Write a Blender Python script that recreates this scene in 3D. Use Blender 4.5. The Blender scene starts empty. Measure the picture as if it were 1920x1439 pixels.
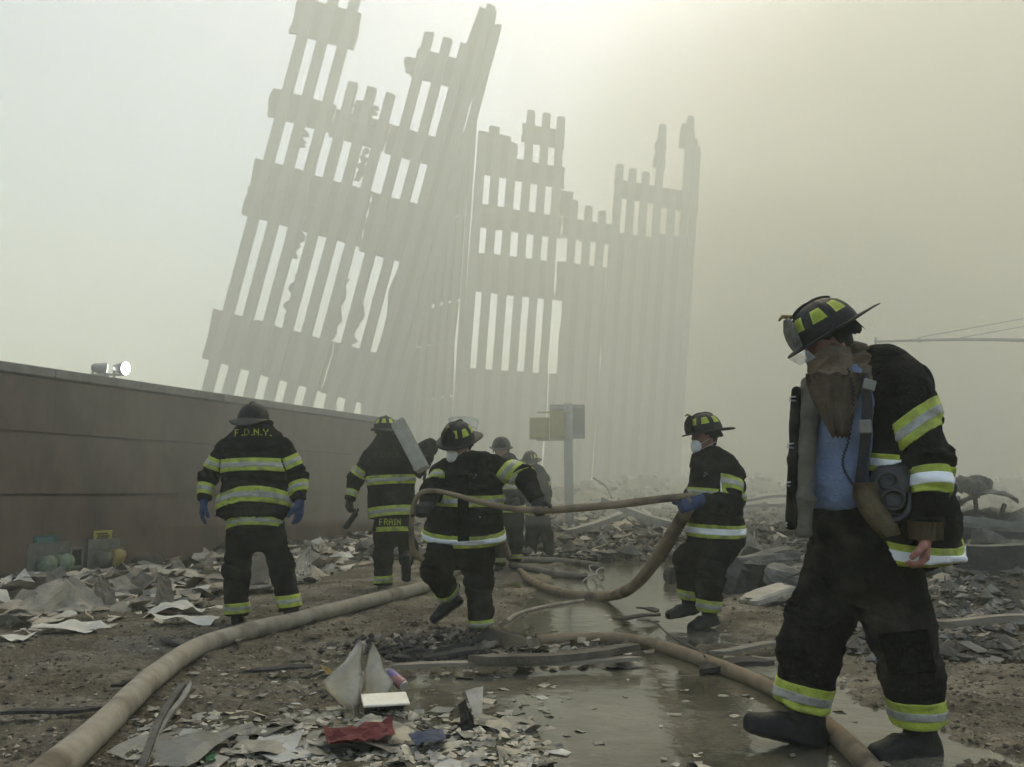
import bpy, bmesh, math, random
import numpy as np
from mathutils import Vector, Matrix
from mathutils.bvhtree import BVHTree

# ------------------------------------------------------------------ camera, sky, sun, exposure
SC = bpy.context.scene
COL = SC.collection
F_PX, CX, CY = 1663.0, 960.0, 719.5          # focal length and centre in photograph pixels
PITCH = math.radians(7.0)
CAM_H = 1.05
cd = bpy.data.cameras.new('camera')
cam = bpy.data.objects.new('camera', cd)
COL.objects.link(cam)
cam.location = (0, 0, CAM_H)
cam.rotation_euler = (math.radians(90) + PITCH, 0, 0)
cd.sensor_width = 36.0
cd.lens = 36.0 * F_PX / 1920.0
cd.clip_start = 0.05
cd.clip_end = 3000
SC.camera = cam

SUN_EL, SUN_AZ = math.radians(50), math.radians(16)      # azimuth from +Y towards +X
w = bpy.data.worlds.new('World')
SC.world = w
w.use_nodes = True
nt = w.node_tree
bg = nt.nodes['Background']
sky = nt.nodes.new('ShaderNodeTexSky')
sky.sky_type = 'NISHITA'
sky.sun_disc = False
sky.sun_elevation = SUN_EL
sky.sun_rotation = SUN_AZ
sky.air_density = 1.0
sky.dust_density = 2.6
sky.ozone_density = 0.6
nt.links.new(sky.outputs[0], bg.inputs[0])
bg.inputs[1].default_value = 0.15

sl = bpy.data.lights.new('sun', 'SUN')
sl.energy = 1.5
sl.angle = math.radians(25)
sl.color = (1.0, 0.88, 0.44)
so = bpy.data.objects.new('sun', sl)
COL.objects.link(so)
sd = Vector((math.sin(SUN_AZ) * math.cos(SUN_EL), math.cos(SUN_AZ) * math.cos(SUN_EL), math.sin(SUN_EL)))
so.rotation_euler = sd.to_track_quat('Z', 'Y').to_euler()
so.location = sd * 60

SC.view_settings.view_transform = 'Standard'
SC.view_settings.look = 'None'
SC.view_settings.exposure = 1.0
SC.view_settings.gamma = 1.0
SC.view_settings.use_curve_mapping = False
SC.render.engine = 'CYCLES'
SC.cycles.use_denoising = True
SC.cycles.max_bounces = 5
SC.cycles.diffuse_bounces = 2
SC.cycles.glossy_bounces = 2
SC.cycles.use_adaptive_sampling = True
SC.cycles.adaptive_threshold = 0.05
SC.cycles.adaptive_min_samples = 16
SC.cycles.volume_bounces = 3
SC.cycles.transparent_max_bounces = 12
SC.cycles.caustics_reflective = False
SC.cycles.caustics_refractive = False
SC.cycles.sample_clamp_indirect = 6.0

# ------------------------------------------------------------------ helpers: pixels, noise, meshes, materials
CP, SP = math.cos(PITCH), math.sin(PITCH)


def at(px, py, Y):
    """point of the place seen at photograph pixel (px, py), Y metres in front of the camera"""
    rx, ru = (px - CX) / F_PX, (CY - py) / F_PX
    y, z = CP - SP * ru, SP + CP * ru
    t = Y / y
    return Vector((rx * t, Y, CAM_H + z * t))


def gat(px, py, z=0.0):
    """point on level ground of height z seen at a pixel"""
    rx, ru = (px - CX) / F_PX, (CY - py) / F_PX
    y, zz = CP - SP * ru, SP + CP * ru
    t = (z - CAM_H) / zz
    return Vector((rx * t, y * t, z))


def mpp(py, Y):
    """metres for one photograph pixel at depth Y"""
    ru = (CY - py) / F_PX
    return Y / (CP - SP * ru) / F_PX


def _h(ix, iy, iz, seed):
    n = (ix.astype(np.int64) * 374761393 + iy.astype(np.int64) * 668265263 + iz.astype(np.int64) * 2147483647 + seed * 1274126177) & 0xffffffff
    n = ((n ^ (n >> 13)) * 1274126177) & 0xffffffff
    n = n ^ (n >> 16)
    return (n & 0xffff) / 65535.0


def vnoise(p, seed=0):
    """value noise of an (N,3) array, -1..1"""
    p = np.asarray(p, dtype=np.float64)
    i = np.floor(p)
    f = p - i
    f = f * f * (3 - 2 * f)
    i = i.astype(np.int64)
    r = 0
    for dx in (0, 1):
        for dy in (0, 1):
            for dz in (0, 1):
                wgt = (f[:, 0] if dx else 1 - f[:, 0]) * (f[:, 1] if dy else 1 - f[:, 1]) * (f[:, 2] if dz else 1 - f[:, 2])
                r = r + wgt * _h(i[:, 0] + dx, i[:, 1] + dy, i[:, 2] + dz, seed)
    return r * 2 - 1


def fbm(p, octs=4, seed=0, gain=0.5):
    r, a, s = 0, 1.0, 1.0
    p = np.asarray(p, dtype=np.float64)
    for k in range(octs):
        r = r + a * vnoise(p * s + 17.3 * k, seed + k)
        a *= gain
        s *= 2.03
    return r


def mesh_from(name, verts, faces, smooth=True):
    me = bpy.data.meshes.new(name)
    me.from_pydata([tuple(v) for v in verts], [], [tuple(f) for f in faces])
    if smooth:
        me.polygons.foreach_set('use_smooth', [True] * len(me.polygons))
    me.update()
    return me


def fast_mesh(name, V, Q, smooth=True):
    """quads (M,4) as arrays"""
    me = bpy.data.meshes.new(name)
    V = np.asarray(V, dtype=np.float32)
    Q = np.asarray(Q, dtype=np.int32)
    k = Q.shape[1]
    me.vertices.add(len(V))
    me.vertices.foreach_set('co', V.ravel())
    me.loops.add(Q.size)
    me.loops.foreach_set('vertex_index', Q.ravel())
    me.polygons.add(len(Q))
    me.polygons.foreach_set('loop_start', np.arange(0, Q.size, k, dtype=np.int32))
    me.polygons.foreach_set('loop_total', np.full(len(Q), k, dtype=np.int32))
    me.polygons.foreach_set('use_smooth', np.full(len(Q), smooth, dtype=bool))
    me.update(calc_edges=True)
    me.validate()
    return me


def obj(name, me, mat=None, parent=None, **props):
    if isinstance(me, bmesh.types.BMesh):
        m = bpy.data.meshes.new(name)
        me.to_mesh(m)
        me.free()
        me = m
    o = bpy.data.objects.new(name, me)
    COL.objects.link(o)
    if mat is not None and me is not None and not len(me.materials):
        me.materials.append(mat)
    if parent is not None:
        o.parent = parent
    for k, v in props.items():
        o[k] = v
    return o


def thing(name, label, cat, group=None, loc=(0, 0, 0)):
    o = bpy.data.objects.new(name, None)
    o.empty_display_size = 0.2
    COL.objects.link(o)
    o.location = loc
    o['label'] = label
    o['category'] = cat
    o['kind'] = 'thing'
    if group:
        o['group'] = group
    return o


def tag(o, label, cat, group=None):
    o['label'] = label
    o['category'] = cat
    o['kind'] = 'thing'
    if group:
        o['group'] = group
    return o


def recentre(o, base):
    """moves an object's origin to base, its geometry staying in place (no parent offsets)"""
    base = Vector(base)
    o.data.transform(Matrix.Translation(-base))
    o.location = base


def bm_box(bm, c, sx, sy, sz, rot=None, bevel=0.0):
    m = Matrix.Translation(Vector(c)) @ (rot.to_4x4() if rot is not None else Matrix.Identity(4)) @ Matrix.Diagonal((sx, sy, sz, 1))
    r = bmesh.ops.create_cube(bm, size=1.0, matrix=m)
    if bevel > 0:
        es = list({e for v in r['verts'] for e in v.link_edges})
        bmesh.ops.bevel(bm, geom=es, offset=bevel, segments=1, affect='EDGES')
    return r


def bm_bar(bm, a, b, wx, wz, up=(0, 0, 1), bevel=0.0):
    """a box of section wx x wz running from a to b"""
    a, b = Vector(a), Vector(b)
    d = b - a
    L = d.length
    z = d.normalized()
    u = Vector(up)
    x = u.cross(z)
    if x.length < 1e-4:
        x = Vector((1, 0, 0)).cross(z)
    x.normalize()
    y = z.cross(x)
    R = Matrix((x, y, z)).transposed()
    return bm_box(bm, (a + b) / 2, wx, wz, L, R, bevel)


def bm_tube(bm, pts, rad, n=10, caps=True):
    """round tube through pts; rad a number or one per point"""
    pts = [Vector(p) for p in pts]
    if not hasattr(rad, '__len__'):
        rad = [rad] * len(pts)
    rings = []
    pu = None
    for i, p in enumerate(pts):
        t = (pts[min(i + 1, len(pts) - 1)] - pts[max(i - 1, 0)]).normalized()
        if pu is None:
            pu = t.orthogonal().normalized()
        u = (pu - t * pu.dot(t)).normalized()
        pu = u
        v = t.cross(u)
        rings.append([bm.verts.new(p + (u * math.cos(a) + v * math.sin(a)) * rad[i]) for a in [2 * math.pi * k / n for k in range(n)]])
    for r0, r1 in zip(rings, rings[1:]):
        for k in range(n):
            f = bm.faces.new((r0[k], r0[(k + 1) % n], r1[(k + 1) % n], r1[k]))
            f.smooth = True
    if caps:
        bm.faces.new(list(reversed(rings[0])))
        bm.faces.new(rings[-1])
    return rings


def spline(pts, n=8):
    """Catmull-Rom through pts (tuples of any length)"""
    P = np.array([tuple(p) for p in pts], dtype=float)
    P = np.vstack([2 * P[0] - P[1], P, 2 * P[-1] - P[-2]])
    out = []
    for i in range(1, len(P) - 2):
        for k in range(n):
            t = k / n
            out.append(0.5 * ((2 * P[i]) + (-P[i - 1] + P[i + 1]) * t + (2 * P[i - 1] - 5 * P[i] + 4 * P[i + 1] - P[i + 2]) * t * t
                              + (-P[i - 1] + 3 * P[i] - 3 * P[i + 1] + P[i + 2]) * t ** 3))
    out.append(P[-2])
    return out


MATS = {}


def mat(name, c1, c2=None, scale=6.0, rough=0.85, bump=0.0, bscale=40.0, metal=0.0, detail=6.0, spec=0.3, lo=0.35, hi=0.65, coord='Object',
        c3=None, s3=2.0, lo3=0.5, hi3=0.7, stretch=None, bdist=0.02):
    """two-tone noise material with a fine bump and optional third, larger-scale stain"""
    m = bpy.data.materials.new(name)
    m.use_nodes = True
    n = m.node_tree.nodes
    L = m.node_tree.links.new
    b = n['Principled BSDF']
    b.inputs['Roughness'].default_value = rough
    b.inputs['Metallic'].default_value = metal
    b.inputs['Specular IOR Level'].default_value = spec
    tc = n.new('ShaderNodeTexCoord')
    vec = tc.outputs[coord]
    if stretch:
        mp = n.new('ShaderNodeMapping')
        mp.inputs['Scale'].default_value = stretch
        L(vec, mp.inputs[0])
        vec = mp.outputs[0]
    if c2 is None:
        b.inputs['Base Color'].default_value = (*c1, 1)
    else:
        t = n.new('ShaderNodeTexNoise')
        t.inputs['Scale'].default_value = scale
        t.inputs['Detail'].default_value = detail
        t.inputs['Roughness'].default_value = 0.65
        L(vec, t.inputs['Vector'])
        r = n.new('ShaderNodeValToRGB')
        r.color_ramp.elements[0].position = lo
        r.color_ramp.elements[0].color = (*c1, 1)
        r.color_ramp.elements[1].position = hi
        r.color_ramp.elements[1].color = (*c2, 1)
        L(t.outputs[0], r.inputs[0])
        out = r.outputs[0]
        if c3 is not None:
            t3 = n.new('ShaderNodeTexNoise')
            t3.inputs['Scale'].default_value = s3
            t3.inputs['Detail'].default_value = 5
            L(vec, t3.inputs['Vector'])
            r3 = n.new('ShaderNodeMapRange')
            r3.inputs['From Min'].default_value = lo3
            r3.inputs['From Max'].default_value = hi3
            L(t3.outputs[0], r3.inputs[0])
            mx = n.new('ShaderNodeMixRGB')
            mx.inputs[2].default_value = (*c3, 1)
            L(r3.outputs[0], mx.inputs[0])
            L(out, mx.inputs[1])
            out = mx.outputs[0]
        L(out, b.inputs['Base Color'])
    if bump > 0:
        t2 = n.new('ShaderNodeTexNoise')
        t2.inputs['Scale'].default_value = bscale
        t2.inputs['Detail'].default_value = 8
        L(vec, t2.inputs['Vector'])
        bp = n.new('ShaderNodeBump')
        bp.inputs['Strength'].default_value = bump
        bp.inputs['Distance'].default_value = bdist
        L(t2.outputs[0], bp.inputs['Height'])
        L(bp.outputs[0], b.inputs['Normal'])
    MATS[name] = m
    return m

# ------------------------------------------------------------------ ground, water
def sstep(a, b, x):
    t = np.clip((x - a) / (b - a), 0, 1)
    return t * t * (3 - 2 * t)


WA, WB = Vector((-5.60, 9.9, 0)), Vector((-2.68, 16.9, 0))      # foot line of the granite wall
WDIR = (WB - WA).normalized()
WNRM = Vector((WDIR.y, -WDIR.x, 0))                              # towards the street


def gz(x, y):
    """height of the ground (arrays)"""
    x = np.asarray(x, float)
    y = np.asarray(y, float)
    p = np.stack([x.ravel(), y.ravel(), np.zeros(x.size)], 1)
    big = fbm(p * 0.55, 3, 3).reshape(x.shape)
    mid = fbm(p * 2.3, 3, 9).reshape(x.shape)
    fine = fbm(p * 9.0, 4, 21, 0.6).reshape(x.shape)
    vf = fbm(p * 34.0, 2, 37, 0.6).reshape(x.shape)
    # middle line of the wet channel and its half width
    cx = np.interp(y, [2, 4.0, 5.0, 6.5, 8.5, 11, 14, 20], [0.30, 0.25, 0.45, 0.65, 0.95, 1.6, 2.4, 4.0])
    hw = np.interp(y, [2, 4.0, 5.0, 6.5, 8.5, 11, 14, 20], [1.75, 1.6, 1.15, 0.8, 0.95, 1.3, 1.9, 2.5])
    e = np.abs(x - cx) / hw + 0.22 * mid
    bank = sstep(0.75, 1.25, e)
    z = -0.030 + 0.044 * bank + 0.009 * mid * (0.6 + bank) + 0.010 * fine * (0.5 + bank) + 0.006 * vf * (0.3 + bank)
    # distance to the wall foot: litter slope
    dw = (x - WA.x) * WNRM.x + (y - WA.y) * WNRM.y
    z = z + 0.03 * sstep(2.4, 0.2, dw) * (y < 60)
    # rubble rising to the right and behind
    z = z + (0.16 + 0.10 * mid) * sstep(2.6, 4.2, x - 0.12 * (y - 6)) * sstep(5.2, 7.5, y)
    z = z + (0.22 + 0.22 * big) * sstep(14.5, 19, y) + (0.75 + 0.5 * big + 0.2 * mid) * sstep(24, 40, y) * sstep(200, 60, y)
    return z


def gz1(x, y):
    return float(gz(np.array([x]), np.array([y]))[0])


def spaced(lo, hi, dense_lo, dense_hi, d, grow):
    mids = list(np.arange(dense_lo, dense_hi, d))
    up, s, v = [], d, mids[-1]
    while v < hi:
        s *= grow
        v += s
        up.append(v)
    dn, s, v = [], d, mids[0]
    while v > lo:
        s *= grow
        v -= s
        dn.append(v)
    return np.array(dn[::-1] + mids + up)


xs = spaced(-320, 320, -3.6, 4.2, 0.021, 1.045)
ys = spaced(-40, 420, 3.3, 8.2, 0.021, 1.030)
GX, GY = np.meshgrid(xs, ys, indexing='ij')
GZ = gz(GX, GY)
V = np.stack([GX.ravel(), GY.ravel(), GZ.ravel()], 1)
nx_, ny_ = len(xs), len(ys)
I = np.arange(nx_ * ny_).reshape(nx_, ny_)
Q = np.stack([I[:-1, :-1].ravel(), I[1:, :-1].ravel(), I[1:, 1:].ravel(), I[:-1, 1:].ravel()], 1)
mud = mat('mud', (0.040, 0.031, 0.017), (0.104, 0.083, 0.050), 5.0, 0.85, 0.55, 55.0, detail=10, c3=(0.165, 0.138, 0.092), s3=26, lo3=0.55, hi3=0.72, spec=0.25)
# wet mud is glossier in patches
_n = mud.node_tree.nodes
_t = _n.new('ShaderNodeTexNoise')
_t.inputs['Scale'].default_value = 1.7
_r = _n.new('ShaderNodeMapRange')
_r.inputs['From Min'].default_value = 0.4
_r.inputs['From Max'].default_value = 0.6
_r.inputs['To Min'].default_value = 0.45
_r.inputs['To Max'].default_value = 0.92
mud.node_tree.links.new(_n['Texture Coordinate'].outputs['Object'], _t.inputs['Vector'])
mud.node_tree.links.new(_t.outputs[0], _r.inputs[0])
mud.node_tree.links.new(_r.outputs[0], _n['Principled BSDF'].inputs['Roughness'])
ground = obj('ground', fast_mesh('ground', V, Q), mud, kind='structure')

# standing water: a sheet at z = 0 that the ground rises through
wm = mat('muddy_water', (0.070, 0.060, 0.037), (0.150, 0.130, 0.088), 1.3, 0.07, 0.13, 7.0, spec=0.6, bdist=0.04, lo=.38, hi=.62)
bm = bmesh.new()
pts = [(-2.6, 2.0), (3.4, 2.0), (3.4, 6.2), (3.8, 10), (7.0, 16), (8.5, 22), (2.0, 22), (0.2, 14), (-0.9, 9), (-1.2, 6.2)]
bm.faces.new([bm.verts.new((x, y, -0.004)) for x, y in pts])
water = obj('water', bm, wm, kind='structure')

# ------------------------------------------------------------------ granite wall
gran = mat('wall_granite', (0.098, 0.069, 0.047), (0.142, 0.104, 0.073), 3.0, 0.55, 0.15, 120, detail=12, c3=(0.066, 0.049, 0.036), s3=1.1, lo3=0.5, hi3=0.75, spec=0.3, stretch=(1.2, 1.2, .6))
gran2 = mat('wall_granite_band', (0.16, 0.145, 0.12), (0.24, 0.215, 0.18), 8.0, 0.8, 0.2, 90)
wall = thing('granite_wall', 'long low brown granite wall of wide slabs behind the paper litter', 'wall')
wall['kind'] = 'thing'
WTOP = 2.50
rows = [(0.0, 1.02), (1.02, 1.73), (1.73, 2.38)]
RW = Matrix((WDIR, -WNRM, Vector((0, 0, 1)))).transposed()       # x along the wall, y into it


def wpt(s, d, z):
    """s along the wall from WA, d out of its face, z up"""
    p = WA + WDIR * s + WNRM * d
    return Vector((p.x, p.y, z))


S0, S1 = -5.2, 8.5
bm = bmesh.new()
bm_box(bm, wpt((S0 + S1) / 2, -0.32, 1.15), S1 - S0, 0.56, 2.4, RW)
obj('wall_core', bm, MATS['wall_granite'], wall)
random.seed(5)
cuts = [[-5.2, -2.1, 0.5, 3.4, 6.3, 8.5], [-5.2, -0.8, 1.9, 4.8, 7.9, 8.5], [-5.2, -2.3, 0.55, 3.5, 6.4, 8.5]]
for (z0, z1), cu in zip(rows, cuts):
    for a, b in zip(cu, cu[1:]):
        bm = bmesh.new()
        bm_box(bm, wpt((a + b) / 2, -0.02 + random.uniform(-.0006, .0006), (z0 + z1) / 2), b - a - 0.0012, 0.05, z1 - z0 - 0.030, RW, 0.0)
        obj('stone_slab', bm, gran, wall)
for a, b in zip(cuts[0], cuts[0][1:]):
    bm = bmesh.new()
    bm_box(bm, wpt((a + b) / 2, -0.235, 2.44), b - a - 0.008, 0.56, 0.11, RW, 0.01)
    obj('coping_stone', bm, gran2, wall)
    if a < 3:
        continue
    bm = bmesh.new()
    bm_box(bm, wpt((a + b) / 2, 0.03, 0.10), b - a - 0.008, 0.07, 0.24, RW, 0.01)
    obj('plinth_stone', bm, gran2, wall)

# ------------------------------------------------------------------ the two standing pieces of tower facade
steel = mat('facade_aluminium', (0.115, 0.125, 0.135), (0.21, 0.22, 0.23), 0.5, 0.7, 0.0, metal=0.0)
steel2 = mat('facade_spandrel', (0.012, 0.014, 0.018), (0.040, 0.044, 0.052), 0.6, 0.7)
TH = math.atan(0.268)
tc_, ts_ = math.cos(TH), math.sin(TH)
D1 = 45.0


def t1(s, h, dy=0.0):
    """left piece: s, h are photograph pixels along its own floors and columns"""
    return at(462 + s * tc_ + h * ts_, 450 + s * ts_ - h * tc_, D1 + 0.004 * s + dy)


def slab_quad(bm, p, thick):
    """four corner points (ccw from the front) given thickness away from the camera, edges kept true"""
    n = Vector((0, 1, 0)) * thick
    f = [bm.verts.new(q) for q in p]
    b = [bm.verts.new(Vector(q) + n) for q in p]
    bm.faces.new(f)
    bm.faces.new(b[::-1])
    k = len(p)
    for i in range(k):
        bm.faces.new((f[(i + 1) % k], f[i], b[i], b[(i + 1) % k]))


def col1(s, h0, h1, w, top=None):
    bm = bmesh.new()
    cut = random.uniform(-3, 3)
    slab_quad(bm, [t1(s - w, h0), t1(s + w, h0), t1(s + w * 0.92, h1 - cut), t1(s - w * 0.92, h1 + cut)], 0.42)
    return bm


def ragged(s0, s1, ha, hb, fn, dy, thick, seed, jag=6, left=True, right=True):
    """a spandrel plate with torn ends"""
    random.seed(seed)
    bm = bmesh.new()
    n = 9 if jag > 6 else 4
    L_ = [(s0 + (random.uniform(-jag, jag) if left else 0), ha + (hb - ha) * k / n) for k in range(n + 1)]
    R_ = [(s1 + (random.uniform(-jag, jag) if right else 0), ha + (hb - ha) * k / n) for k in range(n + 1)]
    m = max(2, int((s1 - s0) / 14))
    T_ = [(s0 + (s1 - s0) * k / m, hb + random.uniform(-jag, jag) * 0.35) for k in range(m - 1, 0, -1)]
    B_ = [(s0 + (s1 - s0) * k / m, ha + random.uniform(-jag, jag) * 0.2) for k in range(1, m)]
    loop = L_[::-1] + B_ + R_ + T_
    slab_quad(bm, [fn(s, h, dy) for s, h in loop], thick)
    return bm


ruin1 = thing('tower_facade_ruin', 'tall tilted remnant of ribbed tower facade with a jagged top, nearer the wall', 'ruin')
S1c = [(x - 462) * tc_ for x in (462, 502, 543, 582, 620, 658, 700, 738, 773, 803, 824)]
tops = [520, 520, 520, 338, 338, 336, 466, 464, 462, 545, 512]
random.seed(11)
for i, (s, tp) in enumerate(zip(S1c, tops)):
    obj('column', col1(s, -430 - s * 0.25, tp, 9.2 if i < 9 else 8.5), steel, ruin1)
bands = [(-24, 100, 398, 466, 1), (-26, 96, 236, 288, 2), (99, 205, 229, 281, 3), (208, 330, 226, 279, 4), (216, 335, 378, 431, 5),
         (-22, 90, 100, 153, 6), (92, 205, 98, 150, 7), (207, 345, 92, 148, 8), (-22, 92, 45, 98, 9), (94, 206, 44, 96, 10), (208, 345, 36, 90, 11),
         (-24, 92, -236, -140, 12), (94, 208, -238, -142, 13), (210, 350, -240, -142, 14), (-20, 100, -420, -345, 15), (102, 230, -440, -350, 16)]
for s0, s1, ha, hb, sd_ in bands:
    obj('spandrel_panel', ragged(s0, s1, ha, hb, t1, 0.30, 0.25, sd_, 2.4), steel2, ruin1)
# plates still hanging in the bays and closing the spike at the far end
for s0, s1, ha, hb, sd_ in [(306, 344, -345, 536, 31), (286, 300, -350, 70, 33), (262, 276, -345, -40, 34), (164, 178, 160, 226, 35), (230, 240, -345, -250, 36),
                            (84, 98, -10, 44, 37), (196, 206, -140, -20, 38), (232, 246, -138, -60, 39), (104, 112, -120, -40, 40)]:
    obj('torn_plate', ragged(s0, s1, ha, hb, t1, 0.36, 0.12, sd_, 7), steel2, ruin1)
for s0, s1, ha, hb, sd_ in [(128, 172, 268, 306, 41), (60, 74, 560, 500, 42), (40, 54, 196, 232, 43), (206, 222, 384, 412, 44)]:
    obj('torn_plate', ragged(s0, s1, min(ha, hb), max(ha, hb), t1, 0.1, 0.3, sd_, 9), steel2, ruin1)

# the part of this piece that turns the corner, seen edge-on
for (xa, ya), (xb, yb), wd in [((890, 216), (843, 930), 4.5), ((876, 240), (824, 930), 5), ((861, 262), (805, 930), 5), ((846, 300), (785, 930), 5), ((831, 330), (762, 930), 5)]:
    bm = bmesh.new()
    slab_quad(bm, [at(xb - wd, yb, 46.6), at(xb + wd, yb, 46.6), at(xa + wd, ya, 46.6), at(xa - wd, ya + 3, 46.6)], 0.4)
    obj('column', bm, steel, ruin1)
for p_ in ([(812, 330), (886, 222), (880, 312), (872, 400), (790, 420)], [(790, 424), (872, 404), (862, 560), (752, 580)], [(790, 584), (861, 564), (852, 640), (772, 650)], [(704, 764), (849, 744), (842, 920), (664, 930)], [(768, 654), (852, 642), (850, 740), (742, 760)]):
    bm = bmesh.new()
    slab_quad(bm, [at(x, y, 47.2) for x, y in p_[::-1]], 0.2)
    obj('spandrel_panel', bm, steel2, ruin1)


def t2(x, y, dy=0.0):
    """right piece: x at the photograph height 450, y measured at its left edge"""
    k = (x - 890) / 410.0
    lean = 0.075 - 0.01 * k
    q = 1.0 - 0.115 * k
    yy = 925 - (925 - y) * q
    return at(x + lean * (450 - yy), yy, 56.0 + 7.4 * k + dy)


def t2s(x, hy, dy):
    return t2(x, -hy, dy)


ruin2 = thing('tower_facade_ruin', 'lower ribbed tower facade remnant, stepped along the top, half lost in smoke', 'ruin')
cols2 = [(890, 246), (919, 250), (949, 256), (979, 188), (1008, 187), (1036, 188), (1072, 345), (1100, 352), (1126, 357), (1153, 258), (1178, 262),
         (1203, 264), (1229, 160), (1256, 300), (1281, 130), (1297, 190)]
for i, (x, tp) in enumerate(cols2):
    wdt = 8.6 - 2.0 * i / 15
    bm = bmesh.new()
    j = random.uniform(-2, 2)
    slab_quad(bm, [t2(x - wdt, 960), t2(x + wdt, 960), t2(x + wdt, tp + 3 + j), t2(x + wdt * 0.4, tp), t2(x - wdt * 0.5, tp), t2(x - wdt, tp + 4 - j)], 0.45)
    obj('column', bm, steel, ruin2)
for x0, x1, ya, yb, sd_ in [(882, 945, 286, 325, 1), (947, 1050, 286, 326, 2), (964, 1046, 216, 250, 3), (884, 944, 246, 286, 4), (884, 948, 381, 424, 5), (950, 1050, 382, 424, 6),
                            (1052, 1152, 382, 422, 7), (1144, 1222, 290, 325, 8), (1224, 1304, 290, 330, 9), (884, 944, 472, 545, 10), (946, 1046, 472, 545, 11),
                            (1048, 1140, 470, 545, 12), (1142, 1222, 396, 545, 13), (1224, 1302, 386, 545, 14), (1062, 1140, 545, 690, 15), (1142, 1222, 546, 690, 16),
                            (1224, 1302, 546, 690, 17), (878, 944, 690, 975, 18), (946, 1046, 690, 975, 19), (1048, 1140, 690, 975, 20), (1142, 1222, 690, 975, 21), (1224, 1302, 690, 975, 22)]:
    obj('spandrel_panel', ragged(x0, x1, -yb, -ya, t2s, 0.32, 0.25, sd_ + 60, 1.8), steel2, ruin2)
for x0, x1, ya, yb, sd_ in [(1218, 1236, 190, 250, 1), (1262, 1288, 150, 200, 2), (1276, 1300, 176, 300, 3), (1046, 1066, 330, 380, 4), (900, 925, 232, 262, 5)]:
    obj('torn_plate', ragged(x0, x1, -yb, -ya, t2s, 0.05, 0.3, sd_ + 90, 4), steel2, ruin2)

# ------------------------------------------------------------------ figures: distance fields, surface nets, garments
def orth(U, w):
    U = U - w * np.dot(U, w)
    n = np.linalg.norm(U)
    if n < 1e-4:
        U = np.cross(w, [0.3, 0.8, 0.1])
        n = np.linalg.norm(U)
    return U / n


class Seg:
    """elliptical tapered segment; e0/e1 = end radii along the axis (small = flat cut)"""
    def __init__(s, c0, c1, a0, a1, b0=None, b1=None, U=(1, 0, 0), bone='x', e0=None, e1=None):
        s.c0, s.c1 = np.array(c0, float), np.array(c1, float)
        s.a0, s.a1 = a0, a1
        s.b0 = a0 if b0 is None else b0
        s.b1 = a1 if b1 is None else b1
        d = s.c1 - s.c0
        s.L = max(np.linalg.norm(d), 1e-5)
        s.w = d / s.L
        s.U = orth(np.array(U, float), s.w)
        s.V = np.cross(s.w, s.U)
        s.bone = bone
        s.e0 = e0 if e0 is not None else min(s.a0, s.b0)
        s.e1 = e1 if e1 is not None else min(s.a1, s.b1)

    def bounds(s, m):
        r = max(s.a0, s.a1, s.b0, s.b1) + m
        return np.minimum(s.c0, s.c1) - r, np.maximum(s.c0, s.c1) + r

    def d(s, P):
        q = P - s.c0
        ax = q @ s.w
        t = np.clip(ax / s.L, 0, 1)
        a = s.a0 + (s.a1 - s.a0) * t
        b = s.b0 + (s.b1 - s.b0) * t
        u, v = q @ s.U, q @ s.V
        over = np.where(ax > s.L, (ax - s.L) / s.e1, np.where(ax < 0, ax / s.e0, 0.0))
        n = np.sqrt((u / a) ** 2 + (v / b) ** 2 + over ** 2)
        return (n - 1) * np.minimum(a, b)


def chain(pts, bone, U=(1, 0, 0), e0=None, e1=None):
    """pts: (Vector, a, b)"""
    out = []
    for i in range(len(pts) - 1):
        (c0, a0, b0), (c1, a1, b1) = pts[i], pts[i + 1]
        out.append(Seg(c0, c1, a0, a1, b0, b1, U, bone, e0 if i == 0 else None, e1 if i == len(pts) - 2 else None))
    return out


def smin(a, b, k):
    h = np.clip(0.5 + 0.5 * (b - a) / k, 0, 1)
    return b * (1 - h) + a * h - k * h * (1 - h)


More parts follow.
